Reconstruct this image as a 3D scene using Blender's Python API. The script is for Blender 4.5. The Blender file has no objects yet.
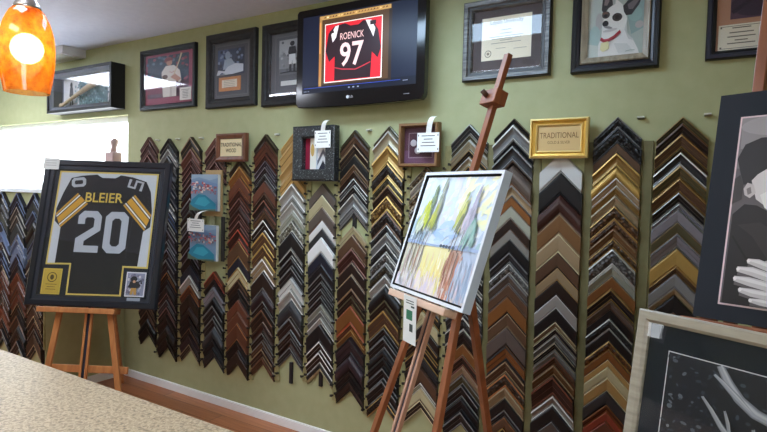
import bpy, math, random
from math import sin, cos, pi, radians
from mathutils import Matrix, Vector
random.seed(7)
scene = bpy.context.scene
EXPOSURE = 1.8
COL = scene.collection

# ------------------------------------------------------------------ materials
def lin(c):
    c = c / 255.0
    return c / 12.92 if c <= 0.04045 else ((c + 0.055) / 1.055) ** 2.4
def rgb(h):
    return (lin(int(h[0:2], 16)), lin(int(h[2:4], 16)), lin(int(h[4:6], 16)), 1.0)
MATS = {}
def mat(h, rough=0.55, metal=0.0, emit=0.0, ornate=False, spec=0.5):
    key = (h, rough, metal, emit, ornate, spec)
    if key in MATS: return MATS[key]
    m = bpy.data.materials.new('mat_' + h)
    m.use_nodes = True
    nt = m.node_tree; b = nt.nodes['Principled BSDF']
    b.inputs['Base Color'].default_value = rgb(h)
    b.inputs['Roughness'].default_value = rough
    b.inputs['Metallic'].default_value = metal
    b.inputs['Specular IOR Level'].default_value = spec
    if emit:
        b.inputs['Emission Color'].default_value = rgb(h)
        b.inputs['Emission Strength'].default_value = emit
    if ornate:
        tc = nt.nodes.new('ShaderNodeTexCoord'); v = nt.nodes.new('ShaderNodeTexVoronoi')
        v.inputs['Scale'].default_value = 70
        bu = nt.nodes.new('ShaderNodeBump'); bu.inputs['Strength'].default_value = 1.0; bu.inputs['Distance'].default_value = 0.006
        mx = nt.nodes.new('ShaderNodeMix'); mx.data_type = 'RGBA'
        mx.inputs['A'].default_value = rgb(h)
        d = rgb(h); mx.inputs['B'].default_value = (d[0]*.25, d[1]*.22, d[2]*.2, 1)
        mr = nt.nodes.new('ShaderNodeMapRange'); mr.inputs['From Min'].default_value = .25; mr.inputs['From Max'].default_value = .6
        nt.links.new(tc.outputs['Object'], v.inputs['Vector'])
        nt.links.new(v.outputs['Distance'], bu.inputs['Height'])
        nt.links.new(v.outputs['Distance'], mr.inputs['Value'])
        nt.links.new(mr.outputs['Result'], mx.inputs['Factor'])
        nt.links.new(mx.outputs['Result'], b.inputs['Base Color'])
        nt.links.new(bu.outputs['Normal'], b.inputs['Normal'])
    MATS[key] = m
    return m
def noise_mat(name, stops, scale=(5, 5, 5), rough=0.5, detail=6, bump=0.0, tex='noise', coord='Object', dist=0.0, spec=.5):
    m = bpy.data.materials.new(name); m.use_nodes = True
    nt = m.node_tree; b = nt.nodes['Principled BSDF']; b.inputs['Roughness'].default_value = rough
    b.inputs['Specular IOR Level'].default_value = spec
    tc = nt.nodes.new('ShaderNodeTexCoord'); mp = nt.nodes.new('ShaderNodeMapping')
    mp.inputs['Scale'].default_value = scale
    n = nt.nodes.new('ShaderNodeTexNoise'); n.inputs['Scale'].default_value = 1; n.inputs['Detail'].default_value = detail
    n.inputs['Distortion'].default_value = dist
    r = nt.nodes.new('ShaderNodeValToRGB')
    while len(r.color_ramp.elements) < len(stops): r.color_ramp.elements.new(0.5)
    for e, (p, h) in zip(r.color_ramp.elements, stops): e.position = p; e.color = rgb(h)
    L = nt.links
    L.new(tc.outputs[coord], mp.inputs['Vector']); L.new(mp.outputs['Vector'], n.inputs['Vector'])
    L.new(n.outputs['Fac'], r.inputs['Fac']); L.new(r.outputs['Color'], b.inputs['Base Color'])
    if bump:
        bu = nt.nodes.new('ShaderNodeBump'); bu.inputs['Strength'].default_value = bump; bu.inputs['Distance'].default_value = .004
        L.new(n.outputs['Fac'], bu.inputs['Height']); L.new(bu.outputs['Normal'], b.inputs['Normal'])
    return m
def glass_mat(name='picture_glass', tint='ffffff', ior=1.5):
    m = bpy.data.materials.new(name); m.use_nodes = True
    nt = m.node_tree; nt.nodes.clear()
    o = nt.nodes.new('ShaderNodeOutputMaterial'); mx = nt.nodes.new('ShaderNodeMixShader')
    t = nt.nodes.new('ShaderNodeBsdfTransparent'); t.inputs['Color'].default_value = rgb(tint)
    g = nt.nodes.new('ShaderNodeBsdfGlossy'); g.inputs['Roughness'].default_value = 0.0
    f = nt.nodes.new('ShaderNodeFresnel'); f.inputs['IOR'].default_value = ior
    L = nt.links
    ge = nt.nodes.new('ShaderNodeNewGeometry'); iv = nt.nodes.new('ShaderNodeMath'); iv.operation = 'SUBTRACT'; iv.inputs[0].default_value = 1
    L.new(ge.outputs['Backfacing'], iv.inputs[1])
    a = nt.nodes.new('ShaderNodeMath'); a.operation = 'MULTIPLY'          # only the front of a pane mirrors
    L.new(f.outputs['Fac'], a.inputs[0]); L.new(iv.outputs[0], a.inputs[1]); L.new(a.outputs[0], mx.inputs['Fac'])
    L.new(t.outputs[0], mx.inputs[1]); L.new(g.outputs[0], mx.inputs[2]); L.new(mx.outputs[0], o.inputs['Surface'])
    return m
GLASS = glass_mat()
PANE = glass_mat('window_glass')

# ------------------------------------------------------------------ mesh building
class MB:
    def __init__(s): s.v = []; s.f = []; s.mi = []; s.mats = []; s.smooth = []
    def slot(s, m):
        if m not in s.mats: s.mats.append(m)
        return s.mats.index(m)
    def add(s, vs, fs, m, sm=False):
        o = len(s.v); k = s.slot(m)
        s.v += [tuple(v) for v in vs]
        for f in fs: s.f.append(tuple(i + o for i in f)); s.mi.append(k); s.smooth.append(sm)
    def box(s, x0, x1, y0, y1, z0, z1, m):
        vs = [(x, y, z) for z in (z0, z1) for y in (y0, y1) for x in (x0, x1)]
        s.add(vs, [(0, 2, 3, 1), (4, 5, 7, 6), (0, 1, 5, 4), (2, 6, 7, 3), (0, 4, 6, 2), (1, 3, 7, 5)], m)
    def bar(s, a, b, w, d, m, up=(0, -1, 0)):
        # rectangular bar from a to b, w across, d along 'up'
        a = Vector(a); b = Vector(b); t = (b - a).normalized(); u = Vector(up); u = (u - t * u.dot(t)).normalized(); r = t.cross(u)
        vs = []
        for p in (a, b):
            for su, sr in ((-1, -1), (-1, 1), (1, 1), (1, -1)): vs.append(p + u * su * d / 2 + r * sr * w / 2)
        s.add(vs, [(0, 3, 2, 1), (4, 5, 6, 7), (0, 1, 5, 4), (1, 2, 6, 5), (2, 3, 7, 6), (3, 0, 4, 7)], m)
    def tube(s, pts, r, m, n=10, caps=True):
        pts = [Vector(p) for p in pts]; rs = r if isinstance(r, (list, tuple)) else [r] * len(pts)
        vs = []; u = None
        for i, p in enumerate(pts):
            t = (pts[min(i + 1, len(pts) - 1)] - pts[max(i - 1, 0)]).normalized()
            if u is None: u = t.orthogonal().normalized()
            u = (u - t * u.dot(t)).normalized(); w = t.cross(u)
            for k in range(n):
                a = 2 * pi * k / n; vs.append(p + (u * cos(a) + w * sin(a)) * rs[i])
        fs = []
        for i in range(len(pts) - 1):
            for k in range(n): fs.append((i*n+k, i*n+(k+1) % n, (i+1)*n+(k+1) % n, (i+1)*n+k))
        if caps: fs += [tuple(reversed(range(n))), tuple(range((len(pts)-1)*n, len(pts)*n))]
        s.add(vs, fs, m, True)
    def lathe(s, prof, m, n=32, c=(0, 0), closed=False):
        vs = []; k = len(prof)
        for i in range(n):
            a = 2 * pi * i / n
            for r, z in prof: vs.append((c[0] + r * cos(a), c[1] + r * sin(a), z))
        fs = []
        for i in range(n):
            j = (i + 1) % n
            for q in range(k if closed else k - 1):
                q2 = (q + 1) % k; fs.append((i*k+q, j*k+q, j*k+q2, i*k+q2))
        s.add(vs, fs, m, True)
    def ring(s, w, h, prof, mlist, y0=0.0, x0=0.0, z0=0.0):
        """mitred rectangular moulding. prof: (inset, depth) points around the section, depth towards the viewer (-y)."""
        n = len(prof)
        for i in range(n):
            (a, da), (b, db) = prof[i], prof[(i + 1) % n]
            m = mlist[i] if isinstance(mlist, (list, tuple)) else mlist
            def loop(k, d): return [(x0+k, y0-d, z0+k), (x0+w-k, y0-d, z0+k), (x0+w-k, y0-d, z0+h-k), (x0+k, y0-d, z0+h-k)]
            s.add(loop(a, da) + loop(b, db), [(j, (j+1) % 4, 4+(j+1) % 4, 4+j) for j in range(4)], m)
    def poly(s, pts, y, m):
        """flat polygon (x,z) at depth y facing -y"""
        A = sum(pts[i][0]*pts[(i+1) % len(pts)][1] - pts[(i+1) % len(pts)][0]*pts[i][1] for i in range(len(pts)))
        if A < 0: pts = pts[::-1]
        s.add([(p[0], y, p[1]) for p in pts], [tuple(range(len(pts)))], m)
    def prism(s, pts, y0, y1, m):
        A = sum(pts[i][0]*pts[(i+1) % len(pts)][1] - pts[(i+1) % len(pts)][0]*pts[i][1] for i in range(len(pts)))
        if A < 0: pts = pts[::-1]
        n = len(pts)
        s.add([(p[0], y0, p[1]) for p in pts] + [(p[0], y1, p[1]) for p in pts],
              [tuple(range(n)), tuple(reversed(range(n, 2*n)))] + [(i, n+i, n+(i+1) % n, (i+1) % n) for i in range(n)], m)
    def build(s, name, parent=None, loc=(0, 0, 0), rot=None):
        me = bpy.data.meshes.new(name); me.from_pydata(s.v, [], s.f)
        for m in s.mats: me.materials.append(m)
        me.polygons.foreach_set('material_index', s.mi); me.polygons.foreach_set('use_smooth', s.smooth)
        me.update()
        o = bpy.data.objects.new(name, me); COL.objects.link(o)
        if parent: o.parent = parent
        o.location = loc
        if rot: o.rotation_euler = rot
        return o
def bevel(o, w=0.003, seg=2):
    b = o.modifiers.new('bevel', 'BEVEL'); b.width = w; b.segments = seg; b.limit_method = 'ANGLE'; return o
def tag(o, label, cat, group=None, kind=None):
    if label: o['label'] = label
    if cat: o['category'] = cat
    if group: o['group'] = group
    if kind: o['kind'] = kind
    return o
def struct(o): o['kind'] = 'structure'; return o
def thing(name, label, cat, loc=(0, 0, 0), group=None, M=None):
    o = bpy.data.objects.new(name, None); COL.objects.link(o); o.empty_display_size = .05
    if M is not None: o.matrix_world = M
    else: o.location = loc
    return tag(o, label, cat, group)
def basis(origin, yaw, tilt, roll=0.0):
    """x right along the face, y into the back, z up the face; yaw turns the face from -Y towards -X, tilt leans it back"""
    yaw, tilt, roll = radians(yaw), radians(tilt), radians(roll)
    n0 = Vector((-sin(yaw), -cos(yaw), 0)); e = Vector((cos(yaw), -sin(yaw), 0)); up = Vector((0, 0, 1))
    U = up * cos(tilt) - n0 * sin(tilt); n = n0 * cos(tilt) + up * sin(tilt)
    e2 = e * cos(roll) + U * sin(roll); U2 = U * cos(roll) - e * sin(roll)
    M = Matrix.Identity(4)
    for i in range(3): M[i][0] = e2[i]; M[i][1] = -n[i]; M[i][2] = U2[i]; M[i][3] = origin[i]
    return M
def text(name, body, w, h, m, parent, loc, depth=0.0008, bold=0.0, align='CENTER'):
    """lettering fitted to a w x h box centred on loc, facing -y"""
    cu = bpy.data.curves.new(name, 'FONT'); cu.body = body; cu.align_x = 'CENTER'; cu.align_y = 'CENTER'; cu.extrude = 0.0; cu.offset = bold
    cu.resolution_u = 3
    t = bpy.data.objects.new(name + '_source', cu)
    me = bpy.data.meshes.new_from_object(t)
    bpy.data.objects.remove(t)
    xs = [v.co.x for v in me.vertices]; ys = [v.co.y for v in me.vertices]
    cx, cy = (min(xs)+max(xs))/2, (min(ys)+max(ys))/2; sx, sy = w/(max(xs)-min(xs)), h/(max(ys)-min(ys))
    for v in me.vertices: v.co = ((v.co.x-cx)*sx, -depth, (v.co.y-cy)*sy)
    me.materials.clear(); me.materials.append(m); me.name = name
    o = bpy.data.objects.new(name, me); COL.objects.link(o); o.parent = parent; o.location = loc
    return o
# flat shapes for printed pictures, in picture coordinates
def el(cx, cy, rx, ry, n=20, rot=0.0):
    return [(cx + rx*cos(2*pi*i/n)*cos(rot) - ry*sin(2*pi*i/n)*sin(rot), cy + rx*cos(2*pi*i/n)*sin(rot) + ry*sin(2*pi*i/n)*cos(rot)) for i in range(n)]
def rc(x0, z0, x1, z1): return [(x0, z0), (x1, z0), (x1, z1), (x0, z1)]
def st(pts, w):
    out = []; back = []
    for i, p in enumerate(pts):
        a = pts[max(i-1, 0)]; b = pts[min(i+1, len(pts)-1)]
        dx, dz = b[0]-a[0], b[1]-a[1]; l = math.hypot(dx, dz) or 1
        ww = w[i] if isinstance(w, (list, tuple)) else w
        out.append((p[0]-dz/l*ww/2, p[1]+dx/l*ww/2)); back.append((p[0]+dz/l*ww/2, p[1]-dx/l*ww/2))
    return out + back[::-1]
def art(name, layers, parent, w=1.0, h=1.0, loc=(0, 0, 0), y=0.0, rough=.5, step=.00025, emit=0.0, spec=.3):
    """one printed sheet: layered flat shapes; shapes given in 0..1 and scaled to w x h"""
    b = MB()
    for k, (c, pts) in enumerate(layers):
        m = c if not isinstance(c, str) else mat(c, rough, 0, emit, False, spec)
        b.poly([(p[0]*w, p[1]*h) for p in pts], y - k*step, m)
    return b.build(name, parent, loc)
# ------------------------------------------------------------------ camera
f_px = 550.564
cam_d = bpy.data.cameras.new('camera'); cam = bpy.data.objects.new('camera', cam_d); COL.objects.link(cam)
cam_d.sensor_fit = 'HORIZONTAL'; cam_d.sensor_width = 36.0; cam_d.lens = 36.0 * f_px / 767.0; cam_d.clip_start = .02
yaw, pit, rol = 0.553984170, 0.0413654369, 0.0254513863
fw = Vector((-sin(yaw)*cos(pit), cos(yaw)*cos(pit), -sin(pit))); rt = Vector((cos(yaw), sin(yaw), 0)); up = rt.cross(fw)
r2 = rt*cos(rol) + up*sin(rol); u2 = -rt*sin(rol) + up*cos(rol)
Mc = Matrix.Identity(4)
for i in range(3): Mc[i][0] = r2[i]; Mc[i][1] = u2[i]; Mc[i][2] = -fw[i]; Mc[i][3] = (3.34475261, -2.59796868, 1.48417184)[i]
cam.matrix_world = Mc
scene.camera = cam

# ------------------------------------------------------------------ the room
XL, XR, YF, H = -3.5, 4.4, -5.5, 2.6
wallm = noise_mat('olive_wall_paint', [(.3, 'a7a87d'), (.7, 'aeaf84')], (14, 14, 14), .6, 8, .12, spec=.35)
ceilm = noise_mat('ceiling_paint', [(.35, 'dadff2'), (.65, 'dfe4f6')], (20, 20, 20), .8, 8, .1)
white = mat('f2f1ee', .4)
def floor_material():
    m = bpy.data.materials.new('wood_plank_floor'); m.use_nodes = True
    nt = m.node_tree; b = nt.nodes['Principled BSDF']; L = nt.links
    tc = nt.nodes.new('ShaderNodeTexCoord')
    br = nt.nodes.new('ShaderNodeTexBrick'); br.inputs['Scale'].default_value = 1; br.inputs['Brick Width'].default_value = 1.2; br.inputs['Row Height'].default_value = .11
    br.inputs['Mortar Size'].default_value = .002; br.inputs['Color1'].default_value = rgb('b8744a'); br.inputs['Color2'].default_value = rgb('9f5f39'); br.inputs['Mortar'].default_value = rgb('4a2a18')
    mp = nt.nodes.new('ShaderNodeMapping'); mp.inputs['Scale'].default_value = (2, 30, 1)
    n = nt.nodes.new('ShaderNodeTexNoise'); n.inputs['Scale'].default_value = 2; n.inputs['Detail'].default_value = 6
    mx = nt.nodes.new('ShaderNodeMix'); mx.data_type = 'RGBA'; mx.blend_type = 'MULTIPLY'; mx.inputs['Factor'].default_value = .55
    L.new(tc.outputs['Object'], br.inputs['Vector']); L.new(tc.outputs['Object'], mp.inputs['Vector']); L.new(mp.outputs[0], n.inputs['Vector'])
    cr = nt.nodes.new('ShaderNodeValToRGB'); cr.color_ramp.elements[0].color = (.55, .5, .45, 1); cr.color_ramp.elements[0].position = .3; cr.color_ramp.elements[1].position = .65
    L.new(n.outputs['Fac'], cr.inputs['Fac']); L.new(br.outputs['Color'], mx.inputs['A']); L.new(cr.outputs['Color'], mx.inputs['B'])
    L.new(mx.outputs['Result'], b.inputs['Base Color']); b.inputs['Roughness'].default_value = .38
    return m
def slab(name, boxes, m):
    b = MB()
    for q in boxes: b.box(*q, m)
    return struct(b.build(name))
slab('floor', [(XL-.15, XR+.15, YF-.15, .15, -.1, 0)], floor_material())
slab('ceiling', [(XL-.15, XR+.15, YF-.15, .15, H, H+.1)], ceilm)
WX0, WX1, WZ0, WZ1 = -3.2, -.612, 1.45, 2.042          # opening of the bright window in the long wall
slab('wall_back', [(WX1, XR, 0, .15, 0, H), (XL, WX0, 0, .15, 0, H), (WX0, WX1, 0, .15, 0, WZ0), (WX0, WX1, 0, .15, WZ1, H)], wallm)
LW = (-5.0, -4.55, 1.42, 2.0)                                 # shop window in the left wall
slab('wall_left', [(XL-.15, XL, YF, LW[0], 0, H), (XL-.15, XL, LW[1], .0, 0, H), (XL-.15, XL, LW[0], LW[1], 0, LW[2]), (XL-.15, XL, LW[0], LW[1], LW[3], H)], wallm)
FW = (-4.9, -3.3, .9, 2.2)                                # shop window in the right wall
slab('wall_right', [(XR, XR+.15, YF, FW[0], 0, H), (XR, XR+.15, FW[1], 0, 0, H), (XR, XR+.15, FW[0], FW[1], 0, FW[2]), (XR, XR+.15, FW[0], FW[1], FW[3], H)], wallm)
slab('wall_front', [(XL, XR, YF-.15, YF, 0, H)], wallm)
# half-height wall that carries the window display, standing out from the long wall
PX, PY, PZ = -.644, -.59, 1.425
slab('wall_partition', [(XL, PX, PY, 0, 0, PZ)], wallm)
slab('trim_1', [(XL, PX+.012, PY-.015, -.0, PZ, PZ+.025)], mat('dfe6ea', .35))
b = MB(); b.box(PX, XR, -.012, 0, 0, .05, white); b.box(PX, XR, -.009, 0, .05, .055, white); struct(b.build('baseboard_back'))
b = MB(); b.box(PX, PX+.014, PY, -.014, 0, .06, white); struct(b.build('baseboard_left'))
def window(name, plane, a0, a1, z0, z1, mull):
    """white frame with panes; plane 'y' (opening along X) or 'x' (opening along Y)"""
    fr = MB(); gl = MB()
    def bx(mb, u0, u1, v0, v1, q0, q1, m):
        if plane[0] == 'y': mb.box(u0, u1, v0, v1, q0, q1, m)
        else: mb.box(v0, v1, u0, u1, q0, q1, m)
    c = plane[1]; t = .045
    bx(fr, a0, a1, c-.01, c+.06, z1-t, z1, white); bx(fr, a0, a1, c-.01, c+.06, z0, z0+t, white)
    bx(fr, a0, a0+t, c, c+.06, z0+t, z1-t, white); bx(fr, a1-.012, a1, c+.02, c+.06, z0+t, z1-t, white)
    for q in mull: bx(fr, q-.02, q+.02, c, c+.06, z0+t, z1-t, white)
    bx(gl, a0+t, a1-.012, c+.028, c+.032, z0+t, z1-t, PANE)
    o = struct(fr.build(name)); g = gl.build('window_pane', o); return o
window('window_1', ('y', .06), WX0, WX1, WZ0, WZ1, [-2.42])
window('window_2', ('x', XL-.08), LW[0], LW[1], LW[2], LW[3], [])
window('window_3', ('x', XR+.06), FW[0], FW[1], FW[2], FW[3], [-4.1])

# ------------------------------------------------------------------ light
w = bpy.data.worlds.new('daylight'); scene.world = w; w.use_nodes = True
bg = w.node_tree.nodes['Background']; bg.inputs['Color'].default_value = (.88, .94, 1, 1); bg.inputs['Strength'].default_value = 3.2
def portal(name, loc, rot, sx, sy):
    l = bpy.data.lights.new(name, 'AREA'); l.shape = 'RECTANGLE'; l.size = sx; l.size_y = sy; l.cycles.is_portal = True
    o = bpy.data.objects.new(name, l); COL.objects.link(o); o.location = loc; o.rotation_euler = rot
portal('window_daylight', ((WX0+WX1)/2, .2, (WZ0+WZ1)/2), (radians(-90), 0, 0), WX1-WX0, WZ1-WZ0)
portal('window_daylight', (XL-.2, (LW[0]+LW[1])/2, (LW[2]+LW[3])/2), (radians(90), 0, radians(-90)), LW[1]-LW[0], LW[3]-LW[2])
portal('window_daylight', (XR+.2, (FW[0]+FW[1])/2, (FW[2]+FW[3])/2), (radians(90), 0, radians(90)), FW[1]-FW[0], FW[3]-FW[2])
def ceiling_light(x0, x1, y0, y1, label, power, tint='fff6ea'):
    t = thing('ceiling_light', label, 'ceiling light', ((x0+x1)/2, (y0+y1)/2, H), 'fluorescent ceiling lights')
    sx, sy = (x1-x0)/2, (y1-y0)/2
    b = MB(); b.box(-sx-.02, sx+.02, -sy-.02, -sy, -.03, 0, white); b.box(-sx-.02, sx+.02, sy, sy+.02, -.03, 0, white)
    b.box(-sx-.02, -sx, -sy, sy, -.03, 0, white); b.box(sx, sx+.02, -sy, sy, -.03, 0, white); b.box(-sx, sx, -sy, sy, -.004, 0, white)
    b.build('light_housing', t)
    m = mat(tint, .5, 0, power); d = MB(); d.box(-sx, sx, -sy, sy, -.024, -.018, m); d.build('light_diffuser', t)
ceiling_light(-2.45, -1.5, -1.3, -.72, 'ceiling panel light near the bright window', 6.5, 'e2ebff')
ceiling_light(1.3, 2.5, -1.13, -.74, 'ceiling panel light in front of the framed certificate', 6, 'c4e2ff')
ceiling_light(-1.5, -.6, -2.5, -2.1, 'ceiling panel light above the room left of the counter', 10, 'eaf0ff')
ceiling_light(1.5, 2.6, -3.4, -3.0, 'added fill panel light on the ceiling behind the counter', 5, 'fff4e0')  # added warm fill to brighten the lower wall and counter
ceiling_light(1.4, 2.1, -2.3, -2.0, 'small ceiling panel light above the counter', 9, 'e4eeff')
# ------------------------------------------------------------------ moulding corner samples
PAL = {'BK': ('232022', 'black'), 'DB': ('3c2820', 'dark brown'), 'MB': ('5a2f26', 'mahogany'), 'RB': ('7e4630', 'red brown'), 'BR': ('75523a', 'brown'),
       'GB': ('94683c', 'golden brown'), 'TN': ('a48a68', 'tan'), 'OR': ('a4642f', 'orange brown'), 'GO': ('ad884c', 'gold'), 'BG': ('cfab60', 'bright gold'),
       'SV': ('b2afa6', 'silver'), 'WH': ('ecebe6', 'white'), 'CH': ('b9aa8c', 'champagne'), 'GY': ('7c7b79', 'grey'), 'DG': ('4a494c', 'dark grey'),
       'NV': ('30344a', 'navy'), 'PU': ('443038', 'plum brown'), 'KH': ('c9bb92', 'beige'), 'TP': ('7d6b60', 'taupe'), 'RD': ('b04a34', 'red'),
       'CR': ('e2d5a8', 'cream'), 'OL': ('665b3c', 'olive bronze'), 'PK': ('946a62', 'rose brown'), 'MV': ('868088', 'mauve grey'), 'OK': ('c39a5c', 'oak'),
       'SG': ('a9ab98', 'sage grey'), 'BG2': ('6a7a9a', 'blue grey')}
METALLIC = {'GO', 'BG', 'SV', 'CH'}
PRNAME = {'S': 'sloped', 'F': 'flat', 'C': 'scooped', 'R': 'rounded', 'O': 'ornate'}
PROF = {'S': ([(0, 0), (0, .95), (.09, 1), (.13, .8), (.18, .9), (.48, .7), (.52, .6), (.8, .46), (.84, .36), (.9, .5), (1, .44), (1, 0)], [0, 1, 1, 0, 0, 2, 0, 0, 1, 2, 0]),
        'F': ([(0, 0), (0, .8), (.04, .86), (.07, .84), (.1, .87), (.86, .74), (.9, .64), (.94, .7), (1, .66), (1, 0)], [0, 1, 0, 0, 0, 0, 2, 1, 0]),
        'C': ([(0, 0), (0, .95), (.14, 1), (.2, .8), (.4, .52), (.62, .45), (.82, .6), (.88, .66), (1, .6), (1, 0)], [0, 1, 0, 0, 0, 0, 1, 2, 0]),
        'R': ([(0, 0), (0, .4), (.08, .7), (.25, .93), (.45, 1), (.65, .93), (.85, .7), (.9, .5), (1, .46), (1, 0)], [0, 0, 0, 0, 0, 0, 0, 1, 0]),
        'O': ([(0, 0), (0, .9), (.12, 1), (.16, .85), (.45, .95), (.74, .68), (.84, .6), (.9, .66), (1, .6), (1, 0)], [0, 1, 0, 0, 0, 0, 1, 1, 0])}
def hexmul(h, k): return ''.join('%02x' % max(0, min(255, int(int(h[i:i+2], 16)*k))) for i in (0, 2, 4))
def sample_mesh(mb, X, y0, ztop, t, half, main, edge, pr, jit=0.0):
    prof, mi = PROF[pr]
    D = min(.036, .016 + .22*t)
    hm, he = PAL[main][0], PAL[edge][0]
    lum = sum(int(hm[i:i+2], 16) for i in (0, 2, 4))/3; hm = hexmul(hm, .62 if lum < 75 else (.74 if lum < 120 else .9))
    lum = sum(int(he[i:i+2], 16) for i in (0, 2, 4))/3; he = hexmul(he, .7 if lum < 75 else 1)  # light edge colours mostly paint in highlights along the outer edges
    mets = (.4 if main in METALLIC else 0), (.35 if edge in METALLIC else 0)
    mm = mat(hexmul(hm, 1 + jit), .42, mets[0], 0, pr == 'O', .5); me_ = mat(he, .36, mets[1]); mi_ = mat(hexmul(he, .7), .4, mets[1])
    ms = (mm, me_, mi_)
    n = len(prof); g = t * .985
    for sgn in (-1, 1):
        vs = []
        for x in (0, sgn*half):
            for v, d in prof: vs.append((X + x, y0 - d*D, ztop - v*g - abs(x)))
        for k in range(n - 1):
            q = (k, k+1, n+k+1, n+k) if sgn < 0 else (k, n+k, n+k+1, k+1)
            mb.add([vs[i] for i in q], [(0, 1, 2, 3)], ms[mi[k]])
        cap = tuple(range(n, 2*n)); mb.add([vs[i] for i in (cap if sgn > 0 else cap[::-1])], [tuple(range(n))], mm)
        bk = (0, n-1, 2*n-1, n) ; mb.add([vs[i] for i in (bk if sgn > 0 else bk[::-1])], [(0, 1, 2, 3)], mm)
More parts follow.
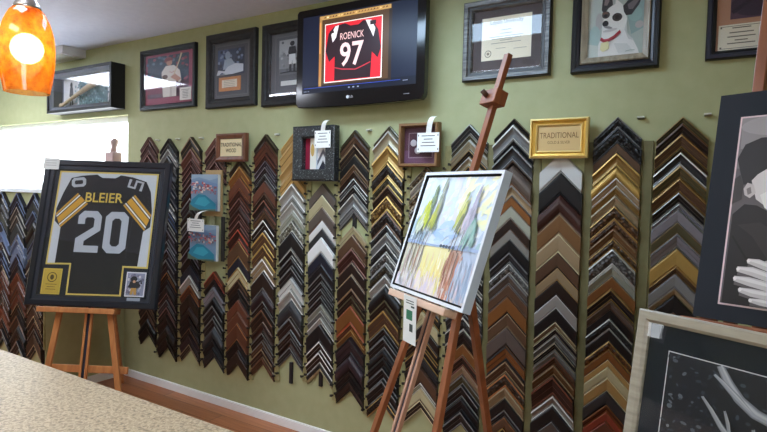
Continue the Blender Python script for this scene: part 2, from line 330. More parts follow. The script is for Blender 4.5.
COLS = [
(-0.3202, 0.3759, '1.858:PK:DB:S 1.817:MB:PK:S 1.776:PK:MB:S 1.724:MB:PK:C 1.657:DB:PK:S 1.590:MB:DB:R 1.516:BK:GY:S 1.433:DB:MB:C 1.344:MB:PK:S 1.254:DB:BK:S 1.164:BK:GY:R 1.073:DG:GY:S 0.983:MB:DB:S 0.892:DB:PK:C 0.794:BK:DB:S 0.703:MB:DB:S 0.635:DB:BR:S 0.559:DB:BR:S 0.498:BK:DB:R 0.437:DB:DB:S'),
(-0.0921, 0.3154, '1.840:BK:DG:S 1.804:DG:GY:S 1.764:GY:SV:C 1.714:DG:GY:S 1.645:BK:NV:R 1.576:BK:GY:S 1.508:NV:GY:S 1.417:BK:SV:C 1.330:NV:BG2:S 1.250:DG:SV:S 1.184:PU:MV:S 1.096:DG:GY:C 1.038:DB:MV:S 0.965:PU:GY:S 0.869:DB:OR:S 0.818:PU:DB:S 0.781:DB:PK:R 0.715:DB:PK:S 0.667:PU:GY:S 0.612:DB:PK:S 0.556:DB:DB:S 0.471:DB:MB:R 0.390:DB:DB:S'),
(0.1577, 0.3364, '1.843:DB:TN:S 1.759:RB:PK:S 1.689:MB:PK:S 1.647:MB:PK:S 1.605:PU:PK:S 1.560:MB:PK:C 1.514:PU:MV:S 1.469:MB:DB:S 1.416:PU:GY:S 1.346:DB:GY:R 1.282:DG:SV:S 1.212:PU:MV:S 1.141:DB:GY:S 1.071:PU:MV:C 1.007:BK:DB:S 0.943:NV:DG:F 0.872:SV:WH:S 0.801:RB:OR:S 0.737:DB:MB:F 0.651:DB:DB:R 0.573:BK:DB:S 0.494:DB:BR:S 0.451:PU:DB:S 0.380:DB:TN:S'),
(0.3996, 1.5987, '1.828:PK:RB:S 1.778:MB:PK:S 1.717:PK:DB:S 1.670:MB:PK:C 1.633:PK:MB:S'),
(0.4032, 0.3304, '0.921:RB:RD:S 0.866:BK:DB:C 0.814:MV:GY:S 0.746:BK:DG:R 0.691:BK:GY:S 0.604:BK:GY:S 0.531:DG:BK:R 0.455:BK:DG:S 0.393:DG:BK:S'),
(0.6388, 0.3257, '1.690:DB:OL:S 1.635:OR:GO:S 1.563:RB:OR:F 1.488:MB:RB:S 1.429:MB:PK:S 1.376:MB:RB:R 1.327:MB:PK:S 1.281:MB:PK:S 1.225:MB:RD:C 1.146:BR:GO:F 1.040:NV:BK:F 0.970:CR:GO:S 0.891:DB:BR:S 0.821:BK:DB:S 0.754:RB:BR:F 0.674:RB:BR:F 0.597:RB:OR:F 0.487:BK:DB:S 0.406:DB:MB:F'),
(0.8605, 0.3639, '1.837:DB:OL:S 1.789:RB:MB:S 1.713:MB:RB:S 1.671:PU:MV:S 1.631:DB:MV:S 1.587:DB:GY:O 1.539:RB:DB:F 1.464:DB:BR:S 1.422:DB:RB:C 1.358:BR:DB:S 1.296:DB:WH:S 1.218:BR:BG:S 1.135:BR:BG:S 1.049:TN:WH:S 0.962:DB:GY:F 0.853:PU:DB:R 0.775:DB:GY:S 0.724:DB:BR:S 0.627:MB:DB:C 0.572:DB:GY:S 0.517:BR:GY:S 0.467:MB:TN:S 0.406:BR:RB:S'),
(1.0935, 0.4697, '1.834:OK:BG:S 1.772:OK:GO:S 1.673:OK:GO:C 1.597:OK:GO:S 1.529:SV:WH:C 1.443:SV:GY:S 1.416:SV:WH:S 1.355:SG:SV:S 1.300:SG:SV:O 1.232:BK:GY:F 1.127:BK:SV:C 1.078:BK:GY:S 1.016:BK:GY:S 0.944:WH:SV:S 0.875:SV:WH:S 0.811:DG:SV:R 0.701:DB:GY:S 0.613:DB:GY:S 0.561:DB:MB:C 0.517:DG:GY:S'),
(1.3266, 0.4059, '1.532:TP:DB:F 1.464:KH:CR:F 1.394:TP:BR:F 1.314:WH:SV:F 1.263:DG:BK:F 1.213:WH:SV:F 1.123:NV:DG:F 1.049:BK:NV:F 0.996:BK:GY:S 0.948:BK:GY:S 0.906:BK:GY:S 0.861:BK:GY:S 0.810:SG:SV:S 0.774:GY:SV:S 0.734:SV:WH:S 0.693:BK:DG:F 0.593:DB:WH:S 0.527:DB:WH:S 0.454:DG:DB:S 0.424:KH:TN:S'),
(1.5466, 1.3556, '1.838:OL:BK:S 1.812:BR:DB:S 1.755:DB:TN:S 1.691:BK:DB:F 1.643:BR:TN:S 1.606:DB:BR:S 1.563:DG:WH:S 1.521:BK:SV:S 1.475:GY:SV:C 1.401:GY:BK:S'),
(1.5488, 0.338, '1.290:KH:TN:S 1.241:BR:TN:F 1.164:MB:PK:S 1.084:DB:TN:F 1.012:DB:TN:F 0.927:DB:BR:S 0.888:DB:OL:S 0.834:OR:RD:F 0.731:RB:OR:S 0.694:OR:GO:S 0.654:PU:BK:S 0.548:PU:DB:R 0.457:BK:DB:S 0.402:DB:BK:S'),
(1.7738, 0.307, '1.851:OL:SV:S 1.824:CH:SV:C 1.742:GO:BG:C 1.650:DB:GO:O 1.573:OL:BG:O 1.524:DB:BR:S 1.469:GO:BG:O 1.387:DB:BR:O 1.310:DG:SV:O 1.261:GY:SV:S 1.211:DG:SV:O 1.156:GY:SV:O 1.095:OL:GY:O 1.032:SV:WH:S 0.973:BK:DB:R 0.896:DB:OL:S 0.840:BR:GO:S 0.742:BK:GY:S 0.689:BK:GY:S 0.622:BK:GY:R 0.572:BK:DG:S 0.518:BK:GY:S 0.448:BK:GY:S 0.361:DB:GO:O'),
(2.01, 0.3336, '1.632:CH:SV:O 1.585:SV:CH:S 1.543:CH:TN:O 1.486:SV:CH:O 1.428:CH:SV:S 1.365:TN:CH:O 1.302:GY:SV:S 1.238:CH:SV:O 1.175:TN:CH:S 1.111:DG:GY:S 1.047:BK:GY:C 0.984:TN:GY:S 0.920:DB:GO:S 0.861:CR:KH:S 0.791:DB:GY:F 0.733:DB:GO:S 0.679:BK:GO:S 0.620:DG:DB:S 0.561:BR:MB:F 0.481:SG:WH:S 0.449:KH:TN:F 0.389:DB:CR:S'),
(2.2458, 0.3104, '1.839:DG:SV:S 1.788:OL:SV:S 1.761:CH:SV:S 1.711:BK:GO:S 1.676:CH:SV:C 1.631:DG:GO:S 1.581:GY:SV:S 1.521:BK:GO:S 1.461:CH:SV:S 1.400:DG:SV:C 1.335:TN:GY:S 1.269:BK:DG:S 1.204:DG:SV:S 1.138:BK:SV:S 1.071:DG:SV:O 1.005:GY:SV:O 0.939:DG:GY:S 0.868:DG:SV:O 0.796:BK:DB:S 0.729:OR:TN:F 0.670:DB:RB:S 0.613:TN:PK:S 0.570:OL:GY:S 0.518:BK:GY:S 0.451:BK:DG:S 0.381:BK:GY:S'),
(2.4719, 0.2915, '1.857:BK:OL:S 1.826:GY:SV:C 1.750:BK:DG:S 1.726:DG:GY:C 1.654:BK:BR:S 1.633:TP:BR:R 1.539:TN:GY:C 1.482:OR:BR:F 1.436:SG:SV:F 1.376:DB:BR:F 1.323:SV:GY:F 1.274:BK:BK:F 1.214:DG:GY:S 1.160:GY:SV:O 1.109:TP:GY:S 1.056:BR:TP:F 1.002:OR:BK:F 0.916:BR:TN:F 0.850:TP:DB:F 0.759:OR:DG:S 0.683:BR:TN:S 0.622:BR:OR:O 0.555:TN:CH:S 0.495:BK:DB:F 0.441:DG:GY:S 0.404:BR:OR:F 0.353:DB:GO:S'),
(2.7023, 0.3709, '1.693:WH:SV:F 1.597:BK:BK:F 1.499:MB:TP:R 1.406:GB:TN:F 1.317:TN:CR:F 1.232:BR:DB:F 1.160:TN:OK:F 1.102:DB:DB:F 1.034:SV:WH:F 0.972:BK:DB:F 0.908:TN:CR:S 0.878:PU:CH:S 0.846:GY:SV:S 0.810:BK:CH:S 0.774:SV:GY:S 0.746:BR:RB:S 0.707:GB:TN:S 0.655:MB:RB:S 0.561:SV:WH:C 0.511:BK:DG:F 0.439:TP:GY:F'),
(2.9366, 0.4404, '1.841:DG:GY:O 1.793:BK:DG:O 1.728:BR:DG:F 1.685:GO:BG:C 1.624:BG:GO:R 1.576:TN:WH:S 1.537:GO:TN:S 1.498:TN:CH:S 1.454:GB:GO:O 1.390:GB:BR:O 1.353:GB:TN:S 1.310:GB:GO:O 1.268:GY:SV:O 1.191:SG:SV:S 1.142:OR:GO:F 1.089:BK:GO:S 1.036:TP:BR:S 0.996:BK:DB:F 0.958:DG:SV:O 0.907:BK:DG:F 0.858:OR:GO:O 0.815:OR:BR:F 0.773:OK:CR:F 0.740:KH:CR:F 0.693:OK:CR:F 0.634:DG:BK:F 0.572:RB:OR:S 0.540:RD:OR:F 0.496:RB:RD:F'),
(3.1829, 0.9028, '1.829:OL:GO:S 1.799:DB:BR:S 1.756:BR:GO:S 1.701:BR:OL:S 1.683:DG:WH:C 1.627:OL:GO:S 1.575:BR:GO:S 1.517:BK:SV:S 1.471:MV:SV:C 1.448:MV:GY:F 1.392:OL:GO:F 1.349:MV:GY:S 1.286:BG:GO:F 1.209:BR:GO:S 1.180:GY:MV:F 1.121:TN:OL:S 1.088:BK:BK:F 1.021:DB:BR:S 0.962:BR:GO:F')
]

LAND = ['nearest the far room corner', 'beside the framed jersey', 'left of the two seaside prints', 'with the seaside prints, above them', 'with the seaside prints, below them',
        'under the small brown sign', 'right of the small brown sign', 'left of the black box frame', 'under the black box frame',
        'right of black box, upper part', 'right of black box, lower part', 'left of the purple shadowbox', 'under the purple shadowbox',
        'behind the easel mast', 'left of the gold sign', 'under the gold sign', 'right of the gold sign', 'nearest the matted photo']
ORD = 'top second third fourth fifth sixth seventh eighth ninth tenth eleventh twelfth thirteenth fourteenth fifteenth sixteenth seventeenth eighteenth nineteenth twentieth'.split()
ORD += ['twenty-' + q for q in 'first second third fourth fifth sixth seventh eighth ninth tenth'.split()]
HALF = .0985
# spans of each column that stand fully behind the jersey, the easel picture or the matted photos
HID = {0: (.52, 1.73), 12: (.86, 1.60), 13: (.72, 1.58), 17: (.0, 1.0)}
hidden = MB(); nvis = 0
for ci, (X, zend, rows) in enumerate(COLS):
    rows = [q.split(':') for q in rows.split()]
    shown = 0
    for k, (z, a, e, pr) in enumerate(rows):
        z = float(z); zn = float(rows[k+1][0]) if k+1 < len(rows) else zend
        t = max(.012, min(z - zn, .2))
        jit = random.uniform(-.07, .07); xo = X + random.uniform(-.0015, .0015); hf = HALF - random.uniform(0, .004)
        shown += 1
        lo, hi = HID.get(ci, (9, -9))
        if lo < z and z < hi and z - t - .1 > lo - .1:
            sample_mesh(hidden, xo, -.003, z, t, hf, a, e, pr, jit); continue
        mb = MB(); sample_mesh(mb, 0, 0, 0, t, hf, a, e, pr, jit)
        o = mb.build('moulding_corner_sample', None, (xo, -.003, z)); nvis += 1
        o['label'] = '%s %s corner sample, %s in column %s' % (PAL[a][1], PRNAME[pr], ORD[k], LAND[ci]) if ORD[k] != 'top' else \
                     '%s %s corner sample at top of column %s' % (PAL[a][1], PRNAME[pr], LAND[ci])
        o['category'] = 'frame sample'; o['group'] = 'frame corner samples hanging on the olive wall'
# the small rows on the half wall (and the few samples that stand behind other things)
rr = random.Random(3)
top_c = ['BK', 'NV', 'DG', 'NV', 'BK', 'BG2', 'NV', 'PU', 'NV', 'BK', 'RB', 'MB', 'DB', 'RB', 'MB', 'DB', 'DB', 'BK']
for j in range(4):
    X = -.755 - .2326*j; z = 1.424 - .004*(j % 2); k = 0
    while z > .34:
        t = rr.choice([.04, .05, .06, .075]); f = int((1.405 - z)/1.05*len(top_c)); c = top_c[min(len(top_c)-1, max(0, f + rr.choice([-1, 0, 1])))]
        sample_mesh(hidden, X, PY-.003, z, t, HALF, c, rr.choice(['BG2', 'BG2', 'SV', 'GY'] if z > .9 else ['BR', 'GY', 'DB', 'RB', 'TN']), rr.choice('SSCRF'), rr.uniform(-.1, .1)); z -= t
o = hidden.build('moulding_samples'); tag(o, 'small dark frame corner samples covering the half wall under the bright window', 'frame samples', None, 'stuff')

# ------------------------------------------------------------------ peg strips between the columns
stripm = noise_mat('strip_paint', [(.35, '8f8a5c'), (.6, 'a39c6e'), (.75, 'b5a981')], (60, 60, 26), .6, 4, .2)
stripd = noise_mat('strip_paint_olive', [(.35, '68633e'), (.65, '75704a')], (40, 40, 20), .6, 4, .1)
pegm = mat('1e1a18', .5)
colx = sorted({0: c[0] for c in ()}.values()) or [COLS[i][0] for i in (0, 1, 2)] + [.4014] + [COLS[i][0] for i in (5, 6, 7, 8)] + [1.5477] + [COLS[i][0] for i in range(11, 18)]
cend = [COLS[i][1] for i in (0, 1, 2)] + [.330] + [COLS[i][1] for i in (5, 6, 7, 8)] + [.338] + [COLS[i][1] for i in range(11, 18)]
STRIPN = ['right of the first column, below the framed jersey', 'right of the column beside the jersey', 'just left of the two seaside prints', 'just right of the two seaside prints', 'right of the column under the brown sign',
          'left of the oak topped column', 'right of the oak topped column', 'right of the column under the black box frame', 'left of the gold topped column', 'right of the gold topped column',
          'behind the small easel picture', 'behind the right edge of the easel picture', 'left of the column under the gold sign', 'right of the column under the gold sign', 'left of the column nearest the matted photo', 'behind the matted photo']
SW = .0185
for i in range(len(colx) - 1):
    xm = (colx[i] + colx[i+1])/2 if i+1 < len(colx) else colx[i] + .1175
    zb = min(cend[i], cend[min(i+1, len(cend)-1)]) - .085; zt = 1.735
    t = thing('peg_strip', 'narrow olive peg strip ' + STRIPN[i], 'peg strip', (xm, 0, zb), 'peg strips between the sample columns')
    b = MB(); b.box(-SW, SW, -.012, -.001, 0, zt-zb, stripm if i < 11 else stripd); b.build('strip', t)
    pb = MB(); pb.box(-.006, .006, -.02, 0, -.004, .004, pegm); pb.box(-.006, .006, -.022, -.017, -.004, .009, pegm); proto = None
    nn = int((zt-zb-.05)/.062)
    for k in range(nn):
        for s in (-1, 1):
            if i > 10: continue
            if proto is None: proto = pb.build('peg', t); q = proto
            else: q = proto.copy(); COL.objects.link(q); q.parent = t
            q.location = (s*(SW-.004), -.012, .03 + k*.062 + (.02 if s > 0 else 0) + random.uniform(-.004, .004))
b = MB(); b.box(-SW, SW, -.012, -.001, 0, 1.05, stripm)
t = tag(b.build('peg_strip', None, (-.665, PY, .33)), 'pale peg strip on the edge of the half wall, behind the jersey easel', 'peg strip', 'peg strips between the sample columns')
for k in range(12): pb = MB(); pb.box(-.005, .005, -.022, 0, -.006, .006, pegm); pb.build('peg', t, (-.012, -.012, .05 + .085*k))
# little white hooks above the columns and black pull tabs
for i, nm in ((0, 'first column'), (1, 'second column'), (2, 'third column'), (5, 'column right of the brown sign'), (8, 'column right of the black frame'), (14, 'column right of the gold sign'), (15, 'column nearest the matted photo')):
    b = MB(); b.box(-.013, .013, -.012, -.001, -.006, .006, mat('d4d2c2', .4)); b.box(-.013, .013, -.024, -.012, -.006, -.002, mat('d4d2c2', .4)); b.box(-.013, .013, -.024, -.021, -.006, .004, mat('d4d2c2', .4))
    o = b.build('wall_hook', None, (colx[i] + .088, 0, 1.835))
    tag(o, 'small white wall hook above right of the ' + nm, 'hook', 'small white hooks above the columns')
for X, z0, z1, nm in ((COLS[7][0], .285, .42, 'below the last sample of the oak topped column'), (COLS[8][0], .315, .405, 'below the last sample of the column under the black box frame'), (COLS[9][0], 1.27, 1.375, 'in the gap halfway down the column right of the black box frame')):
    b = MB(); b.prism([(-.012, 0), (.012, 0), (.012, z1-z0), (-.012, z1-z0)], -.016, -.001, mat('18161a', .5))
    bevel(tag(b.build('hanging_tab', None, (X + .003, 0, z0)), 'black hanging tab ' + nm, 'tab'), .003)

# ------------------------------------------------------------------ signs and small frames hung over the columns
def hung(name, label, cat, x0, x1, z0, z1, yb, group=None):
    return thing(name, label, cat, (x0, yb, z0), group), x1-x0, z1-z0
def tagcard(label, x, z, y, w, h, arm):
    """white printed card on a curved clear-white arm"""
    t = thing('price_card', label, 'card', (x, y, z), 'white printed cards on bent arms')
    wm = mat('f2f0ea', .5); b = MB(); b.box(-w/2, w/2, -.0015, 0, 0, h, wm); b.build('card', t)
    ink = mat('55504c', .6); L = MB()
    for q, (a0, a1) in enumerate(((.2, .8), (.3, .7), (.22, .78), (.16, .84))): L.box(-w/2+w*a0, -w/2+w*a1, -.0019, -.0015, h*(.82-.17*q), h*(.86-.17*q), ink)
    for sx in (.06, .94):
        for sz in (.1, .82): L.box(-w/2+w*sx-.002, -w/2+w*sx+.002, -.0019, -.0015, h*sz, h*(sz+.1), ink)
    L.build('print', t)
    c = MB(); n = 10; vs = []
    for k in range(n+1):
        a = k/n; px = arm[0]*a; py = arm[1]*a**3 - .012*math.sin(a*pi) + .0005; pz = h*.97 + arm[2]*math.sin(a*pi/2)
        vs += [(px-.015, py, pz), (px+.015, py, pz), (px+.015, py+.0015, pz), (px-.015, py+.0015, pz)]
    c.add(vs, [(4*k+j, 4*k+(j+1) % 4, 4*k+4+(j+1) % 4, 4*k+4+j) for k in range(n) for j in range(4)] + [(0, 3, 2, 1), (4*n, 4*n+1, 4*n+2, 4*n+3)], wm); c.build('arm', t)
# brown sign
t, w_, h_ = hung('wood_sign', 'small brown framed sign with cream panel over the fifth column', 'sign', .455, .728, 1.665, 1.848, -.037)
wd = noise_mat('walnut_frame', [(.3, '53301f'), (.7, '7a4a33')], (30, 30, 6), .4)
b = MB(); b.ring(w_, h_, [(0, 0), (0, .03), (.012, .036), (.032, .03), (.036, .02), (.036, 0)], wd); b.build('sign_frame', t)
b = MB(); b.box(.036, w_-.036, -.022, -.002, .036, h_-.036, mat('e0cda0', .6)); b.build('sign_panel', t)
ink = mat('4a3524', .6)
text('lettering', 'TRADITIONAL', w_-.078, .026, ink, t, (w_/2, -.0225, h_/2+.019), .0008, .012); text('lettering', 'WOOD', .095, .026, ink, t, (w_/2, -.0225, h_/2-.019), .0008, .012)
# gold sign
t, w_, h_ = hung('gold_sign', 'gold framed sign reading TRADITIONAL over the column of dark samples', 'sign', 2.566, 2.824, 1.662, 1.842, -.042)
gm = mat('d9ae52', .33, .55); gm2 = mat('e8cd84', .38, .5)
b = MB(); b.ring(w_, h_, [(0, 0), (0, .03), (.008, .034), (.012, .024), (.024, .018), (.028, .026), (.034, .022), (.034, 0)], [gm, gm2, gm, gm, gm2, gm2, gm, gm]); b.build('sign_frame', t)
b = MB(); b.box(.034, w_-.034, -.016, -.002, .034, h_-.034, mat('d2b177', .5)); b.build('sign_panel', t)
ink = mat('7a552c', .6)
text('lettering', 'TRADITIONAL', w_-.085, .026, ink, t, (w_/2, -.0165, h_/2+.014)); text('lettering', 'GOLD & SILVER', .1, .013, ink, t, (w_/2, -.0165, h_/2-.018))
# black box frame with chevron picture
t, w_, h_ = hung('box_frame', 'speckled black box frame with small striped picture, white card hanging on it', 'picture frame', 1.142, 1.452, 1.545, 1.865, -.04)
bk = noise_mat('speckled_black', [(.42, '1a1c1e'), (.62, '2e3234'), (.7, '8a9290')], (150, 150, 150), .4, 3, .5)
b = MB(); b.ring(w_, h_, [(0, 0), (0, .045), (.01, .05), (.06, .05), (.068, .042), (.068, .006), (.068, 0)], bk); b.build('frame', t)
iw, ih = w_-.136, h_-.136
art('print', [('e6e2d6', rc(0, 0, 1, 1)), ('8c1f38', rc(0, 0, .2, 1)), ('c9a45a', el(.3, .62, .08, .2)), ('d8d8d8', rc(.52, 0, 1, 1)), ('eeeeee', [(.52, .25), (.76, .75), (1, .25), (1, .5), (.76, 1), (.52, .5)]), ('6a6a74', [(.52, .12), (.76, .5), (1, .12), (1, .28), (.76, .66), (.52, .28)]), ('2a2a34', [(.58, 0), (.76, .3), (.94, 0)]), ('b4c0cc', rc(.48, 0, .52, 1))], t, iw, ih, (.068, -.006, .068))
tagcard('white card on bent arm clipped over the black box frame', 1.376, 1.735, -.098, .115, .098, (.035, .012, .062))
# purple shadowbox
t, w_, h_ = hung('coin_display', 'brown framed purple shadowbox with coins, white card hanging on it', 'picture frame', 1.868, 2.098, 1.626, 1.852, -.04)
b = MB(); b.ring(w_, h_, [(0, 0), (0, .04), (.004, .045), (.014, .045), (.018, .03), (.018, .004), (.018, 0)], mat('84603c', .45)); b.build('frame', t)
art('mat_board', [('573240', rc(0, 0, 1, 1)), ('6c4660', rc(0, 0, 1, .36)), ('b9a6a8', st([(.14, .16), (.86, .16), (.86, .84), (.14, .84), (.14, .16)], .012)), ('4c2a38', rc(.17, .19, .83, .81))], t, w_-.036, h_-.036, (.018, -.006, .018))
for cx, cz in ((.075, .125), (.1, .085)): b = MB(); b.lathe([(0, 0), (.018, 0), (.018, .003), (.015, .0045), (0, .004)], mat('b9aeb2', .35, .3), 24); b.build('coin', t, (cx, -.008, cz), (radians(90), 0, 0))
b = MB(); b.box(.018, w_-.018, -.034, -.032, .018, h_-.018, GLASS); b.build('glass', t)
tagcard('white card on bent arm clipped over the purple shadowbox', 2.05, 1.699, -.092, .125, .098, (.03, .01, .085))
# two seaside prints with wooden backing strip
def seaside(t, w, h, flip):
    L = [('7c93ab', rc(0, 0, 1, 1)), ('93a6b8', [(0, .86), (.3, .92), (.7, .84), (1, .9), (1, 1), (0, 1)]), ('6f86a6', [(0, .8), (.4, .86), (1, .74), (1, .66), (0, .6)])]
    r = random.Random(5 + flip)
    for k in range(60):
        x, z = r.uniform(0, .94), r.uniform(.45, .76); L.append((r.choice(['b85a62', 'c97a78', 'd9b8b0', '9a5a66', 'e0d4cc', '7a6a70']), rc(x, z, x + r.uniform(.03, .1), z + r.uniform(.02, .07))))
    L += [('2f8299', [(0, .12), (.1, .3), (.35, .46), (.6, .44), (.85, .3), (1, .2), (1, 0), (.1, 0)]), ('3f9fb4', [(.2, .18), (.35, .36), (.6, .38), (.8, .24), (.6, .12)]), ('5a6a58', [(0, 0), (.0, .2), (.15, .1), (.4, .03), (1, .06), (1, 0)])]
    return art('print', L, t, w, h, (0, -.0225, 0))
t = thing('display_board', 'pale wooden board hanging behind the upper seaside print', 'board', (.32, -.036, 1.0))
b = MB(); b.box(.02, .175, -.012, 0, .3, .61, mat('a98b5e', .6)); b.build('board', t)
b = MB(); b.box(.05, .10, -.008, 0, 0, .3, mat('8c8a66', .6)); b.box(.17, .20, -.008, 0, 0, .3, mat('26221f', .6)); b.build('hanger_strips', t)
for nm, x0, z0, w_, h_, fl in (('upper seaside print of red roofs and blue water, on a board', .226, 1.335, .262, .245, 0), ('lower seaside print of red roofs and blue water, touching the white card', .216, 1.0, .262, .24, 1)):
    t = thing('canvas_print', nm, 'picture', (x0, -.052, z0), 'two seaside canvas prints')
    b = MB(); b.box(0, w_, -.022, 0, 0, h_, mat('cfd0c8', .5)); b.build('canvas_edge', t); seaside(t, w_, h_, fl)
tagcard('white card on bent arm between the two seaside prints', .335, 1.195, -.125, .165, .085, (.075, .045, .06))

# ------------------------------------------------------------------ pictures on the wall
black = mat('17171a', .5, 0, 0, False, .35); charcoal = noise_mat('charcoal_wood', [(.3, '1d1c1d'), (.7, '302e2e')], (20, 20, 60), .55, spec=.3)
def frame_profile(wd, dp, lip=.008):
    return [(0, 0), (0, dp*.8), (wd*.12, dp), (wd*.5, dp*.95), (wd*.62, dp*.72), (wd*.85, dp*.66), (wd, dp*.45), (wd, .004)]
def picture(label, x0, x1, z0, z1, wd, dp, fm, name='framed_picture', group=None):
    t = thing(name, label, 'picture', (x0, -.001, z0), group)
    b = MB(); b.ring(x1-x0, z1-z0, frame_profile(wd, dp), fm); b.build('frame', t)
    b = MB(); b.box(.004, x1-x0-.004, -.005, -.001, .004, z1-z0-.004, mat('2a2826', .8)); b.build('backing', t)
    return t, x1-x0-2*wd, z1-z0-2*wd
def glaze(t, wd, w, h, y): b = MB(); b.box(wd-.001, wd+w+.001, y-.002, y, wd-.001, wd+h+.001, GLASS); return b.build('glass', t)
# deep shadow box with a baseball bat
t = thing('shadow_box', 'deep black shadow box holding a baseball bat above the bright window', 'shadow box', (-1.575, -.001, 2.085))
W_, H_, D_ = .925, .345, .115
b = MB(); b.ring(W_, H_, [(0, 0), (0, D_), (.022, D_), (.022, .01), (.022, 0)], black); b.build('frame', t)
b = MB(); b.ring(W_-.044, H_-.044, [(0, .01), (0, D_-.008), (.03, D_-.03), (.03, .01)], mat('50545f', .6), 0, .022, .022); b.build('liner', t)
b = MB(); b.box(.022, W_-.022, -.012, -.002, .022, H_-.022, mat('7a8698', .8)); b.build('backing', t)
r = random.Random(9); L = [('5d7f86', rc(0, 0, 1, 1))]
for k in range(160): x, z = r.random()*.96, r.random()*.95; L.append((r.choice(['6f97a0', '4a6a72', '88aab0', '3d565e', '7d8f94']), rc(x, z, x+.04, z+.05)))
art('photo', L, t, .46, .25, (.30, -.013, .04))
def player(bw=True):
    return [('c9c9c9', rc(0, 0, 1, 1)), ('8e8e90', rc(0, 0, 1, .18)), ('3a3a3c', el(.5, .8, .1, .1)), ('4a4a4c', [(.34, .42), (.4, .72), (.62, .72), (.68, .4), (.5, .36)]), ('2c2c2e', [(.38, .1), (.42, .42), (.62, .42), (.66, .1), (.56, .1), (.52, .34), (.47, .1)])]
art('photo', [('dfe2e6', rc(-.12, -.08, 1.12, 1.08))] + player(), t, .19, .24, (.10, -.0135, .05))
art('photo', [('e6e2e6', rc(0, 0, 1, 1)), ('b07884', el(.5, .5, .36, .4)), ('e6e2e6', el(.5, .5, .29, .33)), ('a2606c', st([(.3, .4), (.45, .6), (.6, .45), (.72, .6)], .07))], t, .17, .25, (.72, -.0135, .045))
b = MB(); b.tube([(.10, -.045, .07), (.12, -.045, .076), (.30, -.045, .135), (.52, -.045, .205), (.70, -.045, .262), (.72, -.045, .268)], [.022, .014, .015, .024, .031, .012], noise_mat('ash_wood', [(.3, 'a48d6c'), (.7, 'c4b08c')], (30, 30, 30), .4), 14); b.build('baseball_bat', t)
b = MB(); b.box(.0225, W_-.0225, -D_+.004, -D_+.007, .0225, H_-.0225, GLASS); b.build('glass', t)
# magenta matted ball player
wd = .038; t, w_, h_ = picture('black framed photo of a ball player with magenta mat, left end of the row', -.423, .19, 2.055, 2.497, wd, .032, black)
art('mat_board', [('9a4a62', rc(0, 0, 1, 1))], t, w_, h_, (wd, -.006, wd), spec=.2)
r = random.Random(2); L = [('3c4f66', rc(0, 0, 1, 1)), ('5a3a4c', rc(0, 0, 1, .38)), ('7a3048', rc(.0, .1, .55, .3)), ('35475c', rc(0, .62, 1, 1))]
for k in range(40): L.append((r.choice(['4c6680', '8a3c54', '2c3a4c', '6a7c92', 'a0566a']), el(r.random(), r.uniform(.35, 1), .04, .035, 8)))
L += [('d9d2cc', [(.42, 0), (.4, .3), (.38, .6), (.48, .74), (.68, .74), (.82, .6), (.86, .36), (.8, .3), (.74, .42), (.74, 0)]), ('c3b8b2', [(.58, 0), (.6, .25), (.63, .25), (.64, 0)]), ('8b4850', el(.55, .87, .1, .075)), ('b98a78', el(.57, .81, .07, .075)), ('7c3c48', [(.42, .84), (.5, .9), (.66, .9), (.66, .86)]),
      ('b98a78', [(.6, .46), (.78, .34), (.86, .4), (.7, .54)]), ('5a4038', el(.47, .48, .07, .05)), ('cdb89a', st([(.68, .5), (.8, .8), (.86, 1)], [.02, .03, .045])), ('b4494f', st([(.58, .6), (.64, .56), (.7, .6)], .02))]
L = [(c, [(min(1, max(0, a)), min(1, max(0, q))) for a, q in p]) for c, p in L]
art('photo', L, t, w_*.86, h_*.82, (wd + w_*.05, -.007, wd + h_*.13))
b = MB(); b.box(0, .12, -.001, 0, 0, .088, mat('dcd8d2', .6))
for q in range(6): b.box(.03 if q else .015, .09 if q else .105, -.0013, -.001, .07-.011*q, .0735-.011*q, mat('6a645e'))
b.build('caption_card', t, (wd + w_*.755, -.0155, wd + h_*.04)); glaze(t, wd, w_, h_, -.018)
# charcoal frame, photo over an orange plaque
wd = .062; t, w_, h_ = picture('charcoal framed dark blue photo above an orange caption plaque', .303, .766, 2.028, 2.520, wd, .034, charcoal)
art('mat_board', [('55555a', rc(0, 0, 1, 1)), ('6a6a70', rc(.06, .05, .94, .95)), ('4c4c52', rc(.075, .06, .925, .94))], t, w_, h_, (wd, -.006, wd))
r = random.Random(4); L = [('2c3750', rc(0, 0, 1, 1)), ('46557a', rc(0, .55, .4, 1)), ('1e2638', rc(.72, .4, 1, 1))]
for k in range(35): L.append((r.choice(['4e5f86', '20283c', '7a8aa8', '39476a']), el(r.uniform(.06, .94), r.uniform(.3, .94), .05, .06, 8)))
L += [('8d9bb4', el(.42, .74, .1, .16)), ('9aa6bc', [(.24, .2), (.3, .58), (.55, .62), (.74, .3), (.7, .2)]), ('c6ccd8', [(0, 0), (.06, .2), (.3, .14), (.42, .3), (.7, .4), (1, .34), (1, .06), (.6, 0)]), ('5a6784', [(.1, 0), (.2, .1), (.34, .02)])]
art('photo', L, t, w_*.74, h_*.46, (wd + w_*.1, -.0075, wd + h_*.42))
b = MB(); b.box(0, w_*.6, -.004, 0, 0, h_*.25, mat('c07a3e', .5)); b.build('plaque', t, (wd + w_*.15, -.0075, wd + h_*.13))
b = MB(); b.box(0, w_*.42, -.001, 0, 0, h_*.14, mat('e0d4c2', .6))
for q in range(5): b.box(.02, w_*.42-.02, -.0014, -.001, h_*.12-.011*q, h_*.12-.007*q-.004*q+.002, mat('7a6a58'))
b.build('caption_card', t, (wd + w_*.24, -.012, wd + h_*.19)); glaze(t, wd, w_, h_, -.018)
